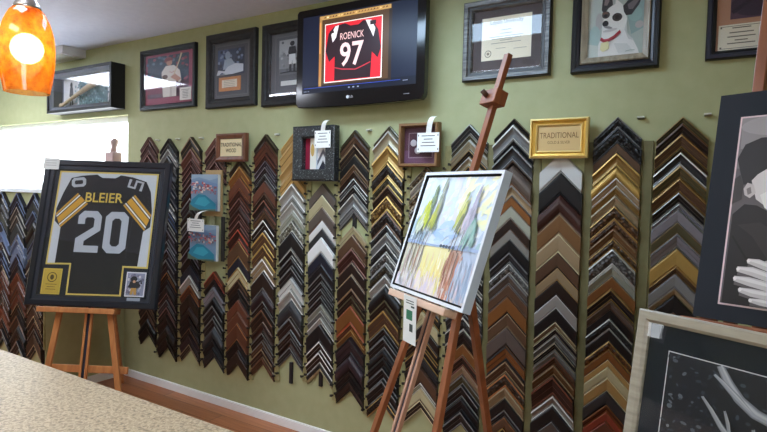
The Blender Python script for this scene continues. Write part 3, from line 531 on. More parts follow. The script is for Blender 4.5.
# charcoal frame, standing player in white
t, w_, h_ = picture('charcoal framed grey photo of a standing figure, partly behind the television', .822, 1.285, 2.010, 2.516, wd, .034, charcoal)
art('mat_board', [('626266', rc(0, 0, 1, 1)), ('77777c', rc(.1, .05, .93, .95)), ('5e5e63', rc(.115, .06, .915, .94))], t, w_, h_, (wd, -.006, wd))
r = random.Random(6); L = [('8c8e92', rc(0, 0, 1, 1)), ('6d6f74', rc(0, .0, 1, .18)), ('a8aaae', rc(0, .6, 1, 1))]
for k in range(40): L.append((r.choice(['7a7c80', '9a9ca0', '5e6064', 'b4b6ba']), el(r.uniform(.05, .95), r.uniform(.12, .92), .05, .04, 8)))
L += [('2c2c30', el(.56, .86, .09, .07)), ('303034', [(.4, .6), (.44, .78), (.68, .78), (.74, .6), (.66, .55), (.46, .55)]), ('d8d8da', [(.44, .28), (.44, .56), (.68, .56), (.72, .28), (.6, .26), (.57, .4), (.54, .26)]), ('3a3a3e', [(.46, .06), (.46, .28), (.54, .28), (.55, .06)]), ('3a3a3e', [(.62, .06), (.62, .28), (.7, .28), (.7, .06)]), ('1e1e22', st([(.1, .05), (.5, .07), (.95, .04)], .03))]
art('photo', L, t, w_*.6, h_*.56, (wd + w_*.2, -.0075, wd + h_*.33))
b = MB(); b.box(0, w_*.5, -.001, 0, 0, h_*.075, mat('d2d2d0', .6)); b.build('caption_card', t, (wd + w_*.25, -.0075, wd + h_*.16)); glaze(t, wd, w_, h_, -.018)
# certificate
wd = .047; dm = noise_mat('pewter_frame', [(.35, '353330'), (.65, '77746f')], (8, 8, 120), .35, 3, .1)
t, w_, h_ = picture('pewter framed certificate with cream paper, behind the tall easel mast', 2.197, 2.632, 2.050, 2.440, wd, .034, [mat('2a2624', .4), mat('2a2624', .4), dm, dm, mat('2a2624', .4), dm, dm, dm])
art('mat_board', [('4a3c3a', rc(0, 0, 1, 1))], t, w_, h_, (wd, -.006, wd))
art('certificate', [('f2e6cc', rc(0, 0, 1, 1)), ('8a7a60', el(.14, .16, .07, .085)), ('f2e6cc', el(.14, .16, .055, .065)), ('8a7a60', el(.14, .16, .03, .035))] + [('9a8c78', rc(.5-a, z, .5+a, z+.012)) for a, z in ((.1, .68), (.12, .6), (.34, .53), (.3, .48), (.12, .44), (.3, .38))] + [('9a8c78', rc(.3, .26, .5, .27)), ('9a8c78', rc(.66, .22, .92, .23))], t, w_*.73, h_*.70, (wd + w_*.13, -.0075, wd + h_*.17))
text('lettering', 'Loyola University', w_*.48, .024, mat('6a5c4c'), t, (wd + w_*.5, -.0085, wd + h_*.775)); glaze(t, wd, w_, h_, -.018)
# small dog portrait
wd = .038; t, w_, h_ = picture('dark framed watercolour of a white dog with black ears and red collar', 2.728, 3.085, 2.043, 2.515, wd, .04, [black, black, black, mat('33363e', .3), mat('20202a', .3), black, black, black])
wl = .028; lm_ = noise_mat('pale_pewter_liner', [(.3, '847a68'), (.7, 'b3a994')], (60, 60, 8), .35)
b = MB(); b.ring(w_, h_, [(0, 0), (0, .018), (.004, .024), (.012, .02), (wl, .012), (wl, 0)], lm_, -.005, wd, wd); b.build('liner', t)
aw, ah = w_-2*wl, h_-2*wl
def dg(x, y): return ((x-140)/330.0, (310-y)/440.0)
def P(*q): return [dg(a, c_) for a, c_ in q]
def E(x, y, rx, ry, rot=0): return [(dg(a, c_)) for a, c_ in el(x, y, rx, ry, 22, rot)]
L = [('aebbb6', rc(0, 0, 1, 1)), ('bcc6c0', rc(0, .35, .3, 1)), ('8fa9a8', P((360, 40), (470, 10), (470, 170), (400, 200))), ('b3b1b1', E(205, 110, 22, 50)), ('a7c0bd', E(180, 190, 35, 60)), ('b6b0b0', E(445, 150, 24, 20)), ('93b4b2', E(420, 90, 40, 40)), ('c7cfc8', P((140, 310), (140, 230), (230, 250), (230, 310))),
     ('e3e3e1', P((205, 310), (205, 240), (222, 200), (225, 120), (260, 40), (300, 20), (350, 40), (372, 110), (370, 190), (410, 225), (440, 280), (450, 308))),
     ('3c3a3c', P((218, 45), (222, -10), (238, -60), (262, -55), (282, 0), (285, 25), (258, 40), (235, 70))), ('8a7c7a', P((232, 20), (238, -30), (252, -40), (264, 0), (250, 24))),
     ('2e2e32', P((344, 40), (372, 12), (440, -20), (458, -6), (440, 40), (398, 92), (366, 92), (352, 70))), ('70686c', P((372, 34), (440, -6), (444, 10), (404, 62), (380, 60))), ('e3e3e1', P((300, -10), (344, 30), (352, 70), (335, 90), (300, 60))),
     ('4a4442', E(246, 76, 24, 20)), ('6e5448', E(240, 66, 18, 8)), ('1c1a1c', E(244, 80, 10, 9)), ('3a3638', E(314, 96, 30, 23, .1)), ('161416', E(314, 97, 14, 12)), ('1e1c1e', E(245, 125, 19, 17)), ('8e8a8a', E(262, 148, 26, 7, .25)), ('c6c4c4', E(275, 165, 44, 8, -.1)),
     ('c9ccca', P((372, 120), (378, 190), (415, 235), (385, 225), (360, 170))), ('d2d4d2', P((300, 240), (380, 250), (420, 300), (330, 300))),
     ('a12c38', st(P((219, 208), (240, 222), (268, 220), (300, 206), (337, 177)), .045)), ('c8485a', st(P((224, 206), (244, 216), (268, 214)), .015)), ('e3dfae', P((222, 232), (268, 226), (274, 268), (236, 284), (218, 270))), ('97a39c', st(P((370, 292), (400, 288), (425, 290)), .008))]
L = [(c, [(min(1, max(0, a)), min(1, max(0, q))) for a, q in p]) for c, p in L]
art('watercolour', L, t, aw, ah, (wd+wl, -.007, wd+wl)); glaze(t, wd, w_, h_, -.022)
# picture at the right end of the row
wd = .034; t, w_, h_ = picture('black framed picture with orange mat and bordered caption card, right end of the row', 3.252, 3.70, 2.050, 2.520, wd, .03, [black, black, mat('2c3042', .35), mat('2c3042', .35), black, black, black, black])
art('mat_board', [('b98a70', rc(0, 0, 1, 1))], t, w_, h_, (wd, -.006, wd))
art('photo', [('5a4458', rc(0, 0, 1, 1)), ('8a6a78', el(.6, .75, .3, .2)), ('3c2e44', el(.3, .2, .3, .18)), ('7a5a74', el(.75, .35, .2, .2)), ('2e2438', st([(.02, .1), (.3, .3), (.5, .15), (.9, .25)], .06)), ('a88a90', st([(.3, .5), (.6, .6), (.9, .5)], .05))], t, w_*.74, h_*.66, (wd + w_*.12, -.007, wd + h_*.3))
b = MB(); b.box(0, .155, -.001, 0, 0, .1, mat('e3ddcc', .6)); ink = mat('6a6254')
for a, c_, q in ((.3, .7, .084), (.24, .76, .066), (.2, .8, .05), (.36, .64, .036), (.2, .8, .024)): b.box(.155*a, .155*c_, -.0014, -.001, q, q+.004, ink)
for x in (.006, .143): 
    for z in (.006, .086): b.box(x, x+.006, -.0014, -.001, z, z+.008, ink)
b.box(.012, .143, -.0014, -.001, .006, .008, ink); b.box(.012, .143, -.0014, -.001, .092, .094, ink); b.build('caption_card', t, (wd + .008, -.009, wd + .0)); glaze(t, wd, w_, h_, -.018)

# ------------------------------------------------------------------ television
t = thing('television', 'black flat television on the wall showing a framed hockey jersey', 'television', (1.19, -.12, 1.966))
TW, TH = .842, .556; pb = mat('0b0b0d', .12); pbk = mat('141416', .5)
b = MB(); n = 14
prof = []
pts = [(0.006, .012), (.02, .0)] + [(TW*k/n, -.008*math.sin(pi*k/n)) for k in range(1, n)] + [(TW-.02, 0), (TW-.006, .012), (TW, .03), (TW, TH-.014), (TW-.014, TH), (.014, TH), (0, TH-.014), (0, .03)]
b.prism(pts, 0, .045, pb); bevel(b.build('bezel', t), .004)
b = MB(); b.box(.06, TW-.06, .045, .07, .06, TH-.05, pbk); b.box(.3, .54, .07, .1205, .2, .4, pbk); b.build('rear_housing', t)
SX, SZ = .047, .078; sw, sh = TW-.094, TH-.122
L = [('161b2c', rc(0, 0, 1, 1)), ('10131f', rc(0, 0, 1, .1)), ('2b2018', rc(.155, .07, .80, .985)), ('9a7444', rc(.16, .08, .185, .98)), ('b08a52', [(.16, .98), (.18, .93), (.79, .93), (.79, .98)]), ('4a3422', rc(.19, .1, .775, .93))]
r = random.Random(8)
for k in range(22): x = .2 + .026*k; L.append((r.choice(['d8b878', '5a3c22', 'f0e0b8', '7c5830']), [(x, .945), (x+.02, .95), (x+.012, .972)]))
L += [('a06a3c', rc(.165, .2, .18, .6)), ('c88a50', rc(.165, .5, .178, .9)), ('e8ddd4', rc(.215, .115, .725, .865)), ('c4242e', rc(.222, .125, .718, .855)),
      ('2a1d22', [(.40, .84), (.45, .80), (.52, .80), (.56, .84), (.64, .82), (.69, .7), (.715, .48), (.69, .36), (.64, .44), (.63, .135), (.31, .135), (.31, .44), (.26, .38), (.225, .52), (.25, .74), (.3, .82)]),
      ('d8cccc', [(.31, .82), (.345, .83), (.32, .68), (.29, .62), (.275, .72)]), ('d8cccc', [(.58, .84), (.63, .83), (.665, .72), (.65, .62), (.625, .7)]), ('2a1d22', rc(.26, .74, .3, .77)), ('2a1d22', rc(.62, .77, .67, .82)),
      ('a8323c', st([(.31, .30), (.38, .27), (.5, .25)], .012)), ('a8323c', st([(.63, .32), (.56, .28), (.5, .25)], .012)), ('2f4aa0', rc(.02, .062, .88, .068)), ('6a7080', rc(.02, .02, .05, .03)), ('6a7080', rc(.06, .02, .075, .03)), ('8a90a0', rc(.44, .025, .455, .04)), ('8a90a0', rc(.48, .025, .495, .04)), ('8a90a0', rc(.52, .025, .535, .04)), ('9aa0b0', rc(.9, .05, .94, .056))]
s = art('screen', L, t, sw, sh, (SX, -.0006, SZ), 0, .32, .00012, .3)
lm2 = mat('e6b8b4', .5, 0, .28)
text('lettering', 'ROENICK', sw*.21, sh*.085, lm2, s, (sw*.465, -.0052, sh*.68), .0004, .0); text('lettering', '97', sw*.21, sh*.3, lm2, s, (sw*.465, -.0052, sh*.45), .0004, .015)
lg = mat('c8c8cc', .3)
b = MB(); b.prism(el(TW*.44, .042, .0095, .0095), -.0012, 0, lg); b.build('logo', t); text('lettering', 'LG', .02, .012, lg, t, (TW*.44+.024, -.001, .042))
b = MB(); b.box(TW*.86, TW*.9, -.002, 0, .03, .034, mat('8a8a90', .3)); b.build('power_button', t)

# ------------------------------------------------------------------ things by the window and the ceiling
b = MB(); b.box(-2.3, -1.19, -.19, -.001, 2.535, H-.001, mat('d2d0cc', .5)); b.box(-2.26, -1.23, -.17, -.02, 2.529, 2.535, mat('bfc2b4', .6))
tag(b.build('ceiling_housing'), 'white box housing on the ceiling above the bat shadow box', 'ceiling box')
t = thing('ornament', 'pale pink bottle shaped ornament standing in the bright window', 'ornament', (-.715, -.052, PZ+.025))
pk = mat('b79a94', .4)
b = MB(); b.box(-.055, .055, -.04, .04, 0, .3, pk); bevel(b.build('base', t), .012, 3)
b = MB(); b.tube([(0, 0, .3), (.005, 0, .34), (.012, 0, .37), (.014, 0, .39), (.01, 0, .405)], [.026, .022, .03, .03, .014], pk, 12); b.build('neck', t)
t = thing('leaning_panel', 'thin pale panel leaning in the bright window, left of the framed jersey', 'panel', (-1.43, -.30, PZ+.025))
b = MB(); b.bar((.05, 0, 0), (-.06, .08, .235), .06, .012, mat('c9b9b4', .5), (.9, -.3, .3)); b.build('panel', t)

# ------------------------------------------------------------------ easel with the canvas picture
eas = noise_mat('stained_beech', [(.3, '7a462b'), (.7, '9a5b37')], (40, 40, 6), .38)
eas2 = noise_mat('oiled_beech', [(.3, 'a8683a'), (.7, 'c4834c')], (40, 40, 6), .4)
litwood = noise_mat('lit_ledge', [(.3, 'c9a58c'), (.7, 'd9b8a0')], (10, 40, 40), .45)  # same wood as the easel, its overexposure put into a paler colour
slotm = mat('20222e', .5)
def shift(M, p): return M @ Vector(p)
def easel(M, base, label, wood, mast, legs, ledge, rear, stretcher=None, clamp=None, ledge_m=None, legw=.034, rail=None):
    """base: local point on the floor that becomes the thing's base; parts are given in the picture's coordinates"""
    B = M.copy(); o = M @ Vector(base)
    for i in range(3): B[i][3] = o[i]
    t = thing('easel', label, 'easel', M=B); bv = Vector(base)
    def q(p): return Vector(p) - bv
    (x0, zb), (x1, zt), mw, my, zslot = mast
    b = MB(); xs = x0 + (x1-x0)*(zslot-zb)/(zt-zb)
    for s in (-1, 1): b.bar(q((x0+s*mw*.36, my, zb)), q((xs+s*mw*.36, my, zslot)), mw*.3, .014, rail or wood)
    b.build('mast', t)
    b = MB(); b.bar(q((x0, my+.003, zb+.02)), q((xs, my+.003, zslot)), mw*.38, .012, slotm); b.build('mast_slot', t)
    b = MB(); b.bar(q((xs+(x1-x0)*-.02, my, zslot-.12)), q((x1, my, zt)), mw*.72, .02, wood); bevel(b.build('sliding_mast', t), .002)
    for a, c_ in legs: b = MB(); b.bar(q(a), q(c_), legw, .018, wood); bevel(b.build('leg', t), .002)
    b = MB(); b.bar(q(rear[0]), rear_local(B, rear[1]), .034, .02, wood); bevel(b.build('rear_leg', t), .002)
    x0, x1, y0, y1, z0, z1 = ledge
    b = MB(); b.box(x0-bv.x, x1-bv.x, y0-bv.y, y1-bv.y, z0-bv.z, z1-bv.z, ledge_m or wood); bevel(b.build('ledge', t), .003)
    if stretcher: x0, x1, y0, y1, z0, z1 = stretcher; b = MB(); b.box(x0-bv.x, x1-bv.x, y0-bv.y, y1-bv.y, z0-bv.z, z1-bv.z, wood); bevel(b.build('stretcher', t), .003)
    if clamp:
        x0, x1, y0, y1, z0, z1 = clamp; b = MB(); b.box(x0-bv.x, x1-bv.x, y0-bv.y, y1-bv.y, z0-bv.z, z1-bv.z, wood); c = bevel(b.build('clamp_block', t), .003)
        b = MB(); b.tube([q(((x0+x1)/2-.012, y0-.022, (z0+z1)/2+.012)), q(((x0+x1)/2-.006, y0, (z0+z1)/2))], [.009, .009], mat('4a2c1c', .4), 12); b.build('clamp_knob', c)
    return t
def rear_local(B, wpt): return B.inverted() @ Vector(wpt)

railm = noise_mat('highlight_rail', [(.3, 'a87a62'), (.7, 'c29a84')], (30, 30, 6), .3)  # lighter wood tone paints in the glossy highlights of the mast rails
PM = basis((2.3244, -.8918, 1.1475), 32.0563, 18.2008, -.2723)
pw, ph = .4619, .4391
easel(PM, (.245, .05, -1.195), 'tall reddish wooden easel holding the square tree painting', eas, ((.262, -1.18), (.225, .885), .036, .045, .10),
      [((.185, .04, .26), (.078, .04, -1.185)), ((.345, .04, .2), (.628, .04, -1.185))], (.03, .398, -.016, .034, -.028, -.005), ((.352, .072, .09), (2.642, -.458, .012)), None, (.19, .272, .012, .062, .69, .742), litwood, .025, railm)
t = thing('canvas_painting', 'square painting of slender trees over water in white frame, on the tall easel', 'painting', M=PM)
wf = mat('d6dade', .35); wfs = mat('c0cee0', .4)  # sides coloured bluish to stand in for cool daylight falling on them
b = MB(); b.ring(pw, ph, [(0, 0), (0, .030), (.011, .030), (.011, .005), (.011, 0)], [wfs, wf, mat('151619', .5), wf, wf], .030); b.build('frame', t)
b = MB(); b.box(.004, pw-.004, .024, .029, .004, ph-.004, mat('17181a', .6)); b.build('tray', t)
def canvas_art():
    r = random.Random(12); L = [('d3dee9', rc(0, 0, 1, 1))]
    def clampp(p): return [(min(1, max(0, a)), min(1, max(0, c))) for a, c in p]
    def patch(cx, cz, rx, rz, cols, n, ang=.9):
        for _ in range(n):
            x = cx + r.uniform(-rx, rx); z = cz + r.uniform(-rz, rz); l = r.uniform(.03, .07); wd_ = r.uniform(.03, .07); a = ang + r.uniform(-.7, .7)
            L.append((r.choice(cols), clampp(st([(x - l*cos(a), z - l*sin(a)), (x, z), (x + l*cos(a), z + l*sin(a))], [wd_*.3, wd_, wd_*.4]))))
    patch(.5, .72, .5, .3, ['d6e2ec', 'dfe5ee', 'cfdcea', 'e6ebf0'], 70); patch(.15, .8, .15, .2, ['c9dcea', 'dbe8ef', 'e4eef0'], 25)
    patch(.55, .75, .15, .22, ['dad8e8', 'dedcea', 'd6d6e6'], 30); patch(.8, .85, .2, .15, ['e9e8c2', 'eeecca', 'e6e6c4', 'efeed8'], 34); patch(.95, .7, .06, .12, ['ecebba', 'e4e6c4'], 8)
    patch(.52, .52, .16, .08, ['b4cbe6', 'a9c2e2', 'c2d4ea'], 26, .4); patch(.1, .5, .12, .1, ['b5c9d8', 'a6bccb'], 14); patch(.9, .5, .1, .1, ['b7c6d8', '9fbcc0'], 12)
    # water and reflections
    L += [('dcd3cf', rc(0, 0, 1, .385)), ('c9c4ac', rc(0, .16, .3, .385)), ('e9dfa6', [(.27, .385), (.70, .395), (.66, .16), (.33, .12)]), ('c9a694', [(.66, .39), (.84, .395), (.78, .06), (.66, .1)]), ('b0bccf', [(.82, .395), (1, .4), (1, .02), (.76, .04)])]
    def streak(x0, x1, z0, z1, cols, n, w0=.012, w1=.035):
        for _ in range(n):
            x = r.uniform(x0, x1); za = r.uniform(z0, z1); zb = za - r.uniform(.08, .2); L.append((r.choice(cols), clampp(st([(x, za), (x + r.uniform(-.006, .006), (za+zb)/2), (x, zb)], [.006, r.uniform(w0, w1), .004]))))
    streak(.0, .28, .1, .37, ['c7c59a', 'd6d0c4', 'bfb9ae', 'b8bda4', 'd8d8dc', 'b59f96'], 55); streak(.28, .68, .12, .38, ['ecdf94', 'f0e6a4', 'ead68c', 'f1ead0', 'e6cfa4'], 70); streak(.3, .6, .03, .2, ['e3d4d4', 'dccdd0', 'e8dccc', 'd5cad6'], 40)
    streak(.64, .84, .05, .38, ['c58c74', 'b8806c', 'd3ab9a', 'a87a6c', 'd6b8ac', 'c29c84'], 46, .01, .025); streak(.8, 1, .03, .34, ['a9b7cb', '9fb0c8', 'b9c4d4', 'c4b8c0'], 44); streak(0, .3, .02, .15, ['cfd0d8', 'dccfd0', 'c6c4cc'], 25)
    # far bank
    L.append(('9fb1cf', clampp([(0, .385), (1, .40), (1, .425), (.8, .44), (.6, .41), (.3, .405), (0, .42)])))
    for x in (.52, .56, .6, .64, .69): L.append(('4a5560', el(x, .405, .02, .014, 10)))
    # trunks
    def trunk(x, z1, w_=.009, c_='5c5a5a'): L.append((c_, clampp(st([(x - .012, .37), (x, (.37+z1)/2), (x + .012, z1)], [w_, w_*.8, w_*.4]))))
    for x, z1 in ((.08, .55), (.12, .6), (.165, .62), (.2, .6), (.25, .62), (.3, .58)): trunk(x, z1, .01, r.choice(['6a6058', '7c6a5e', '5c5c5e']))
    for x, z1 in ((.66, .58), (.70, .6), (.76, .6), (.82, .56)): trunk(x, z1, .011, r.choice(['5a5c62', '6a5a58']))
    for x in (.1, .16, .22, .28, .68, .72, .77): L.append((r.choice(['8a7464', 'a8745c', '7a6e66']), clampp(st([(x, .375), (x-.006, .25), (x-.004, .12)], [.012, .014, .004]))))
    # foliage
    def tree(x, z0, z1, w_, cols, n):
        for _ in range(n):
            f = r.random(); z = z0 + (z1-z0)*f; ww = w_*(1-f*.8); xx = x + .02*f + r.uniform(-ww, ww); l = r.uniform(.03, .07)
            L.append((r.choice(cols), clampp(st([(xx-.012, z-l), (xx, z), (xx+.012, z+l)], [.004, r.uniform(.014, .03), .003]))))
    tree(.09, .52, .7, .06, ['a9bac0', '9fb0b4', 'b3c2b4'], 26); tree(.2, .58, .9, .05, ['8f9f7c', '9aa888', 'b4b96a', '7f9078'], 40); tree(.31, .55, .95, .045, ['a3a996', '8e9c86', 'b6b6a8', '9aa38a'], 40)
    tree(.15, .56, .76, .075, ['c9cc4e', 'd6d65c', 'b9c24a', 'aebb58', 'd9dc84'], 60); tree(.29, .56, .72, .05, ['b9bd5e', 'c9c864', 'a4ad58'], 26); tree(.12, .5, .62, .06, ['d3d8c4', 'c2cbb4', 'dfe3cc'], 24)
    tree(.665, .57, .84, .045, ['bfc26a', 'c9c87c', 'a4aa66', 'd5d39a', '9aa070'], 46); tree(.80, .56, .88, .05, ['a5a2b2', 'b0aabc', '9a98a4', 'bdb6c4'], 44); tree(.74, .55, .7, .05, ['c3bccb', 'cfc6d2'], 18); tree(.84, .45, .62, .075, ['86aca4', '78a096', '9abab0', 'a4bcb4'], 44); tree(.68, .56, .66, .03, ['7a8264', '8c8f6c'], 16)
    return L
art('canvas', canvas_art(), t, pw-.034, ph-.034, (.017, 0, .017), .0095, .6, .00001)
t = thing('price_tag', 'long white tag hanging from the ledge below the tree painting', 'tag', M=basis(PM @ Vector((.205, -.0295, -.006)), 32.0563, 0))
b = MB(); b.box(-.038, .046, -.0015, 0, -.155, 0, mat('e9ecea', .5)); b.build('tag_sheet', t)
b = MB(); gk = mat('2f7a5a', .5); dk = mat('3a4a48', .5)
b.box(-.018, .022, -.0019, -.0015, -.078, -.046, gk); b.box(.004, .026, -.0019, -.0015, -.115, -.09, dk)
for z in (-.014, -.022): b.box(-.022, .03, -.0019, -.0015, z-.003, z, dk)
b.box(.012, .034, -.0019, -.0015, -.036, -.03, dk); b.build('print', t)

# ------------------------------------------------------------------ easel with the framed football jersey
JM = basis((-.2053, -.9455, .7617), -30.5157, 12.9403, -.5618)
jw, jh = .7987, .9094
easel(JM, (.37, .06, -.778), 'orange wooden easel holding the framed black football jersey', eas2, ((.40, -.76), (.352, .80), .046, .062, .30),
      [((.228, .062, .45), (.143, .062, -.765)), ((.39, .062, .45), (.682, .062, -.765))], (.09, .562, -.006, .075, -.036, -.004), ((.36, .085, .55), (-.45, -.142, .012)), (.165, .645, .075, .092, -.385, -.342))
t = thing('framed_jersey', 'framed black football jersey numbered 20, on the orange easel by the window', 'framed jersey', M=JM)
jf = mat('1d1f26', .3); jf_sheen = mat('2c2f38', .28)  # second tone paints the sheen on the inner step of the frame
b = MB(); b.ring(jw, jh, [(0, 0), (0, .036), (.006, .042), (.034, .042), (.04, .034), (.062, .034), (.068, .024), (.068, .004)], [jf, jf, jf, jf, jf_sheen, jf, jf, jf], .045); b.build('frame', t)
b = MB(); b.box(.006, jw-.006, .036, .044, .006, jh-.006, mat('26241f', .8)); b.build('backing', t)
gold = 'c9b25c'; W0 = [(.094, .839), (.722, .839), (.721, .244), (.574, .245), (.577, .072), (.239, .069), (.237, .252), (.089, .249)]
W1 = [(.104, .829), (.712, .829), (.711, .255), (.564, .256), (.566, .082), (.249, .079), (.247, .262), (.099, .259)]
L = [('1c2028', rc(.04, .04, jw-.04, jh-.04)), (gold, W0), ('b9bec4', W1),
     ('1a1b1f', [(.329, .822), (.37, .802), (.45, .802), (.488, .822), (.56, .812), (.65, .785), (.685, .72), (.705, .60), (.705, .50), (.665, .47), (.655, .256), (.564, .256), (.566, .082), (.249, .079), (.247, .262), (.145, .26), (.148, .48), (.105, .52), (.105, .60), (.135, .70), (.173, .795), (.24, .812)]),
     ('14151a', st([(.33, .818), (.37, .79), (.41, .783), (.45, .79), (.487, .818)], .012)), ('2a2c32', st([(.26, .70), (.25, .55), (.255, .3)], .006)), ('2a2c32', st([(.58, .70), (.59, .55), (.575, .3)], .006))]
def sleeve(a, b_, c_, d_):
    # a-b outer edge (top, bottom), d-c inner edge
    def pt(u, v): return ((a[0]*(1-u)+d_[0]*u)*(1-v) + (b_[0]*(1-u)+c_[0]*u)*v, (a[1]*(1-u)+d_[1]*u)*(1-v) + (b_[1]*(1-u)+c_[1]*u)*v)
    for u0, u1, col in ((0, .12, 'b98a2e'), (.16, .25, 'd9d9d6'), (.31, .69, 'c3922f'), (.75, .84, 'd9d9d6'), (.88, 1, 'b98a2e')): L.append((col, [pt(u0, 0), pt(u0, 1), pt(u1, 1), pt(u1, 0)]))
sleeve((.226, .70), (.105, .565), (.146, .478), (.30, .632)); sleeve((.588, .70), (.706, .575), (.672, .475), (.522, .63))
num = 'a9aeb6'
def octo(x0, z0, x1, z1, c): return [(x0+c, z0), (x1-c, z0), (x1, z0+c), (x1, z1-c), (x1-c, z1), (x0+c, z1), (x0, z1-c), (x0, z0+c)]
L += [(num, octo(.425, .33, .569, .588, .032)), ('1a1b1f', octo(.468, .372, .526, .546, .016))]
L += [(num, [(.252, .33), (.40, .33), (.40, .372), (.306, .372), (.306, .40), (.40, .468), (.40, .556), (.37, .588), (.285, .588), (.255, .556), (.255, .505), (.298, .505), (.298, .538), (.308, .548), (.346, .548), (.356, .538), (.356, .488), (.252, .415)])]
for cx, cz, s, rot in ((.225, .768, 1, .12), (.585, .762, -1, -.22)):
    def R(p): return [(cx + a*cos(rot) - c*sin(rot), cz + a*sin(rot) + c*cos(rot)) for a, c in p]
    if s > 0: L += [(num, R(octo(-.045, -.03, .045, .03, .014))), ('1a1b1f', R(octo(-.026, -.013, .026, .013, .006)))]
    else: L += [(num, R(st([(-.04, .028), (-.04, -.02), (0, -.02), (0, .025), (.042, .025), (.042, -.03)], .017)))]
L += [('c3aa4a', rc(.086, .069, .203, .225)), ('b59a3e', rc(.092, .075, .197, .219)), ('4a3c18', el(.145, .172, .03, .03)), ('b59a3e', el(.145, .172, .025, .025)), ('4a3c18', el(.145, .172, .012, .016)), ('4a3c18', rc(.11, .128, .18, .131)), ('4a3c18', rc(.12, .112, .17, .115)), ('4a3c18', rc(.115, .098, .175, .101))]
L += [('d6d6da', rc(.6, .073, .72, .221)), ('8a8ea2', rc(.607, .08, .713, .214))]
r = random.Random(21)
for k in range(40): L.append((r.choice(['a9aabb', '6a6a80', 'c9c4cc', '7a7488']), el(r.uniform(.615, .705), r.uniform(.09, .205), .008, .009, 7)))
L += [('22222a', el(.652, .178, .02, .018)), ('22222a', [(.62, .13), (.632, .165), (.675, .165), (.697, .14), (.68, .125), (.645, .12)]), ('b58a4a', [(.635, .085), (.64, .125), (.672, .125), (.675, .085), (.66, .085), (.655, .11), (.65, .085)]), ('c99a7a', el(.655, .163, .009, .008)), ('2c2c34', st([(.675, .155), (.695, .17), (.7, .15)], .01))]
js = art('jersey_display', L, t, 1, 1, (0, .020, 0), 0, .6, .0002)
text('lettering', 'BLEIER', .235, .06, mat('c3a84a', .5), js, (.405, -.0155, .672), .0006, .012)
b = MB(); b.box(.62, .70, -.0005, 0, .048, .066, mat('8e98a4', .4)); b.build('grey_strip', t, (0, .0095, 0))  # thin grey-blue strip below the small printed photo
b = MB(); b.box(.066, jw-.066, .004, .006, .066, jh-.066, GLASS); b.build('glass', t)
b = MB(); b.box(-.008, .092, -.001, .0005, .842, .916, mat('d3d3d0', .5)); 
for z in (.9, .885, .87): b.box(.008, .075, -.0014, -.001, z-.004, z, mat('a9a8a6', .5))
b.build('corner_label', t, (0, .002, 0))

# ------------------------------------------------------------------ counter
granite = noise_mat('speckled_granite', [(.34, '6c5c48'), (.43, '8f7d64'), (.52, 'a39074'), (.59, 'bba88c'), (.7, '7c6a54')], (120, 120, 120), .3, 8, 0, dist=.6)
t = thing('counter', 'long counter with speckled beige granite top in the foreground', 'counter', (1.3, -2.1, 0))
X0, X1, Y0, Y1 = -1.9, 1.55, -.36, .355
b = MB(); b.box(X0, X1, Y0, Y1, .908, .95, granite); bevel(b.build('countertop', t), .006, 3)
cabm = noise_mat('cabinet_wood', [(.3, '4a2e1e'), (.7, '6b4630')], (30, 4, 4), .45)
b = MB(); b.box(X0+.04, X1-.04, Y0+.05, Y1-.06, .08, .908, cabm); b.box(X0+.08, X1-.08, Y0+.1, Y1-.11, 0, .08, mat('1c1816', .6)); b.build('counter_base', t)

# ------------------------------------------------------------------ pendant lamp
t = thing('pendant_lamp', 'amber glass pendant lamp glowing above the granite counter', 'lamp', (1.929, -1.928, 1.70))
def amber():
    m = bpy.data.materials.new('amber_glass'); m.use_nodes = True; nt = m.node_tree; nt.nodes.clear(); L = nt.links
    o = nt.nodes.new('ShaderNodeOutputMaterial'); tc = nt.nodes.new('ShaderNodeTexCoord'); n = nt.nodes.new('ShaderNodeTexNoise'); n.inputs['Scale'].default_value = 38; n.inputs['Detail'].default_value = 6; n.inputs['Roughness'].default_value = .7
    cr = nt.nodes.new('ShaderNodeValToRGB'); cr.color_ramp.elements[0].position = .36; cr.color_ramp.elements[0].color = (.62, .09, .004, 1); cr.color_ramp.elements[1].position = .6; cr.color_ramp.elements[1].color = (1, .29, .008, 1)
    L.new(tc.outputs['Object'], n.inputs['Vector']); L.new(n.outputs['Fac'], cr.inputs['Fac'])
    tl = nt.nodes.new('ShaderNodeBsdfTranslucent'); tr = nt.nodes.new('ShaderNodeBsdfTransparent'); tr.inputs['Color'].default_value = (1, .86, .55, 1); gl = nt.nodes.new('ShaderNodeBsdfGlossy'); gl.inputs['Roughness'].default_value = .08
    L.new(cr.outputs['Color'], tl.inputs['Color'])
    m1 = nt.nodes.new('ShaderNodeMixShader'); m1.inputs['Fac'].default_value = .36; L.new(tl.outputs[0], m1.inputs[1]); L.new(tr.outputs[0], m1.inputs[2])
    m2 = nt.nodes.new('ShaderNodeMixShader'); m2.inputs['Fac'].default_value = .05; L.new(m1.outputs[0], m2.inputs[1]); L.new(gl.outputs[0], m2.inputs[2])
    L.new(m2.outputs[0], o.inputs['Surface']); return m
am = amber()
zs = [(0.047, 0), (.0525, .03), (.057, .065), (.058, .1), (.0555, .135), (.0475, .165), (.037, .188), (.025, .2)]
b = MB(); b.lathe(zs, am, 48); b.build('lamp_shade', t)
steel = mat('b4b0ac', .22, .9)
b = MB(); b.lathe([(0, .262), (.006, .262), (.010, .24), (.018, .22), (.028, .203), (.03, .196), (.026, .194), (0, .196)], steel, 32); b.build('cap', t)
b = MB(); b.tube([(0, 0, .26), (0, 0, H-1.70-.02)], .003, mat('2a2a2a', .5), 8); b.lathe([(0, H-1.7-.03), (.05, H-1.7-.024), (.055, H-1.7-.001), (0, H-1.7-.001)], steel, 32); b.build('cord', t)
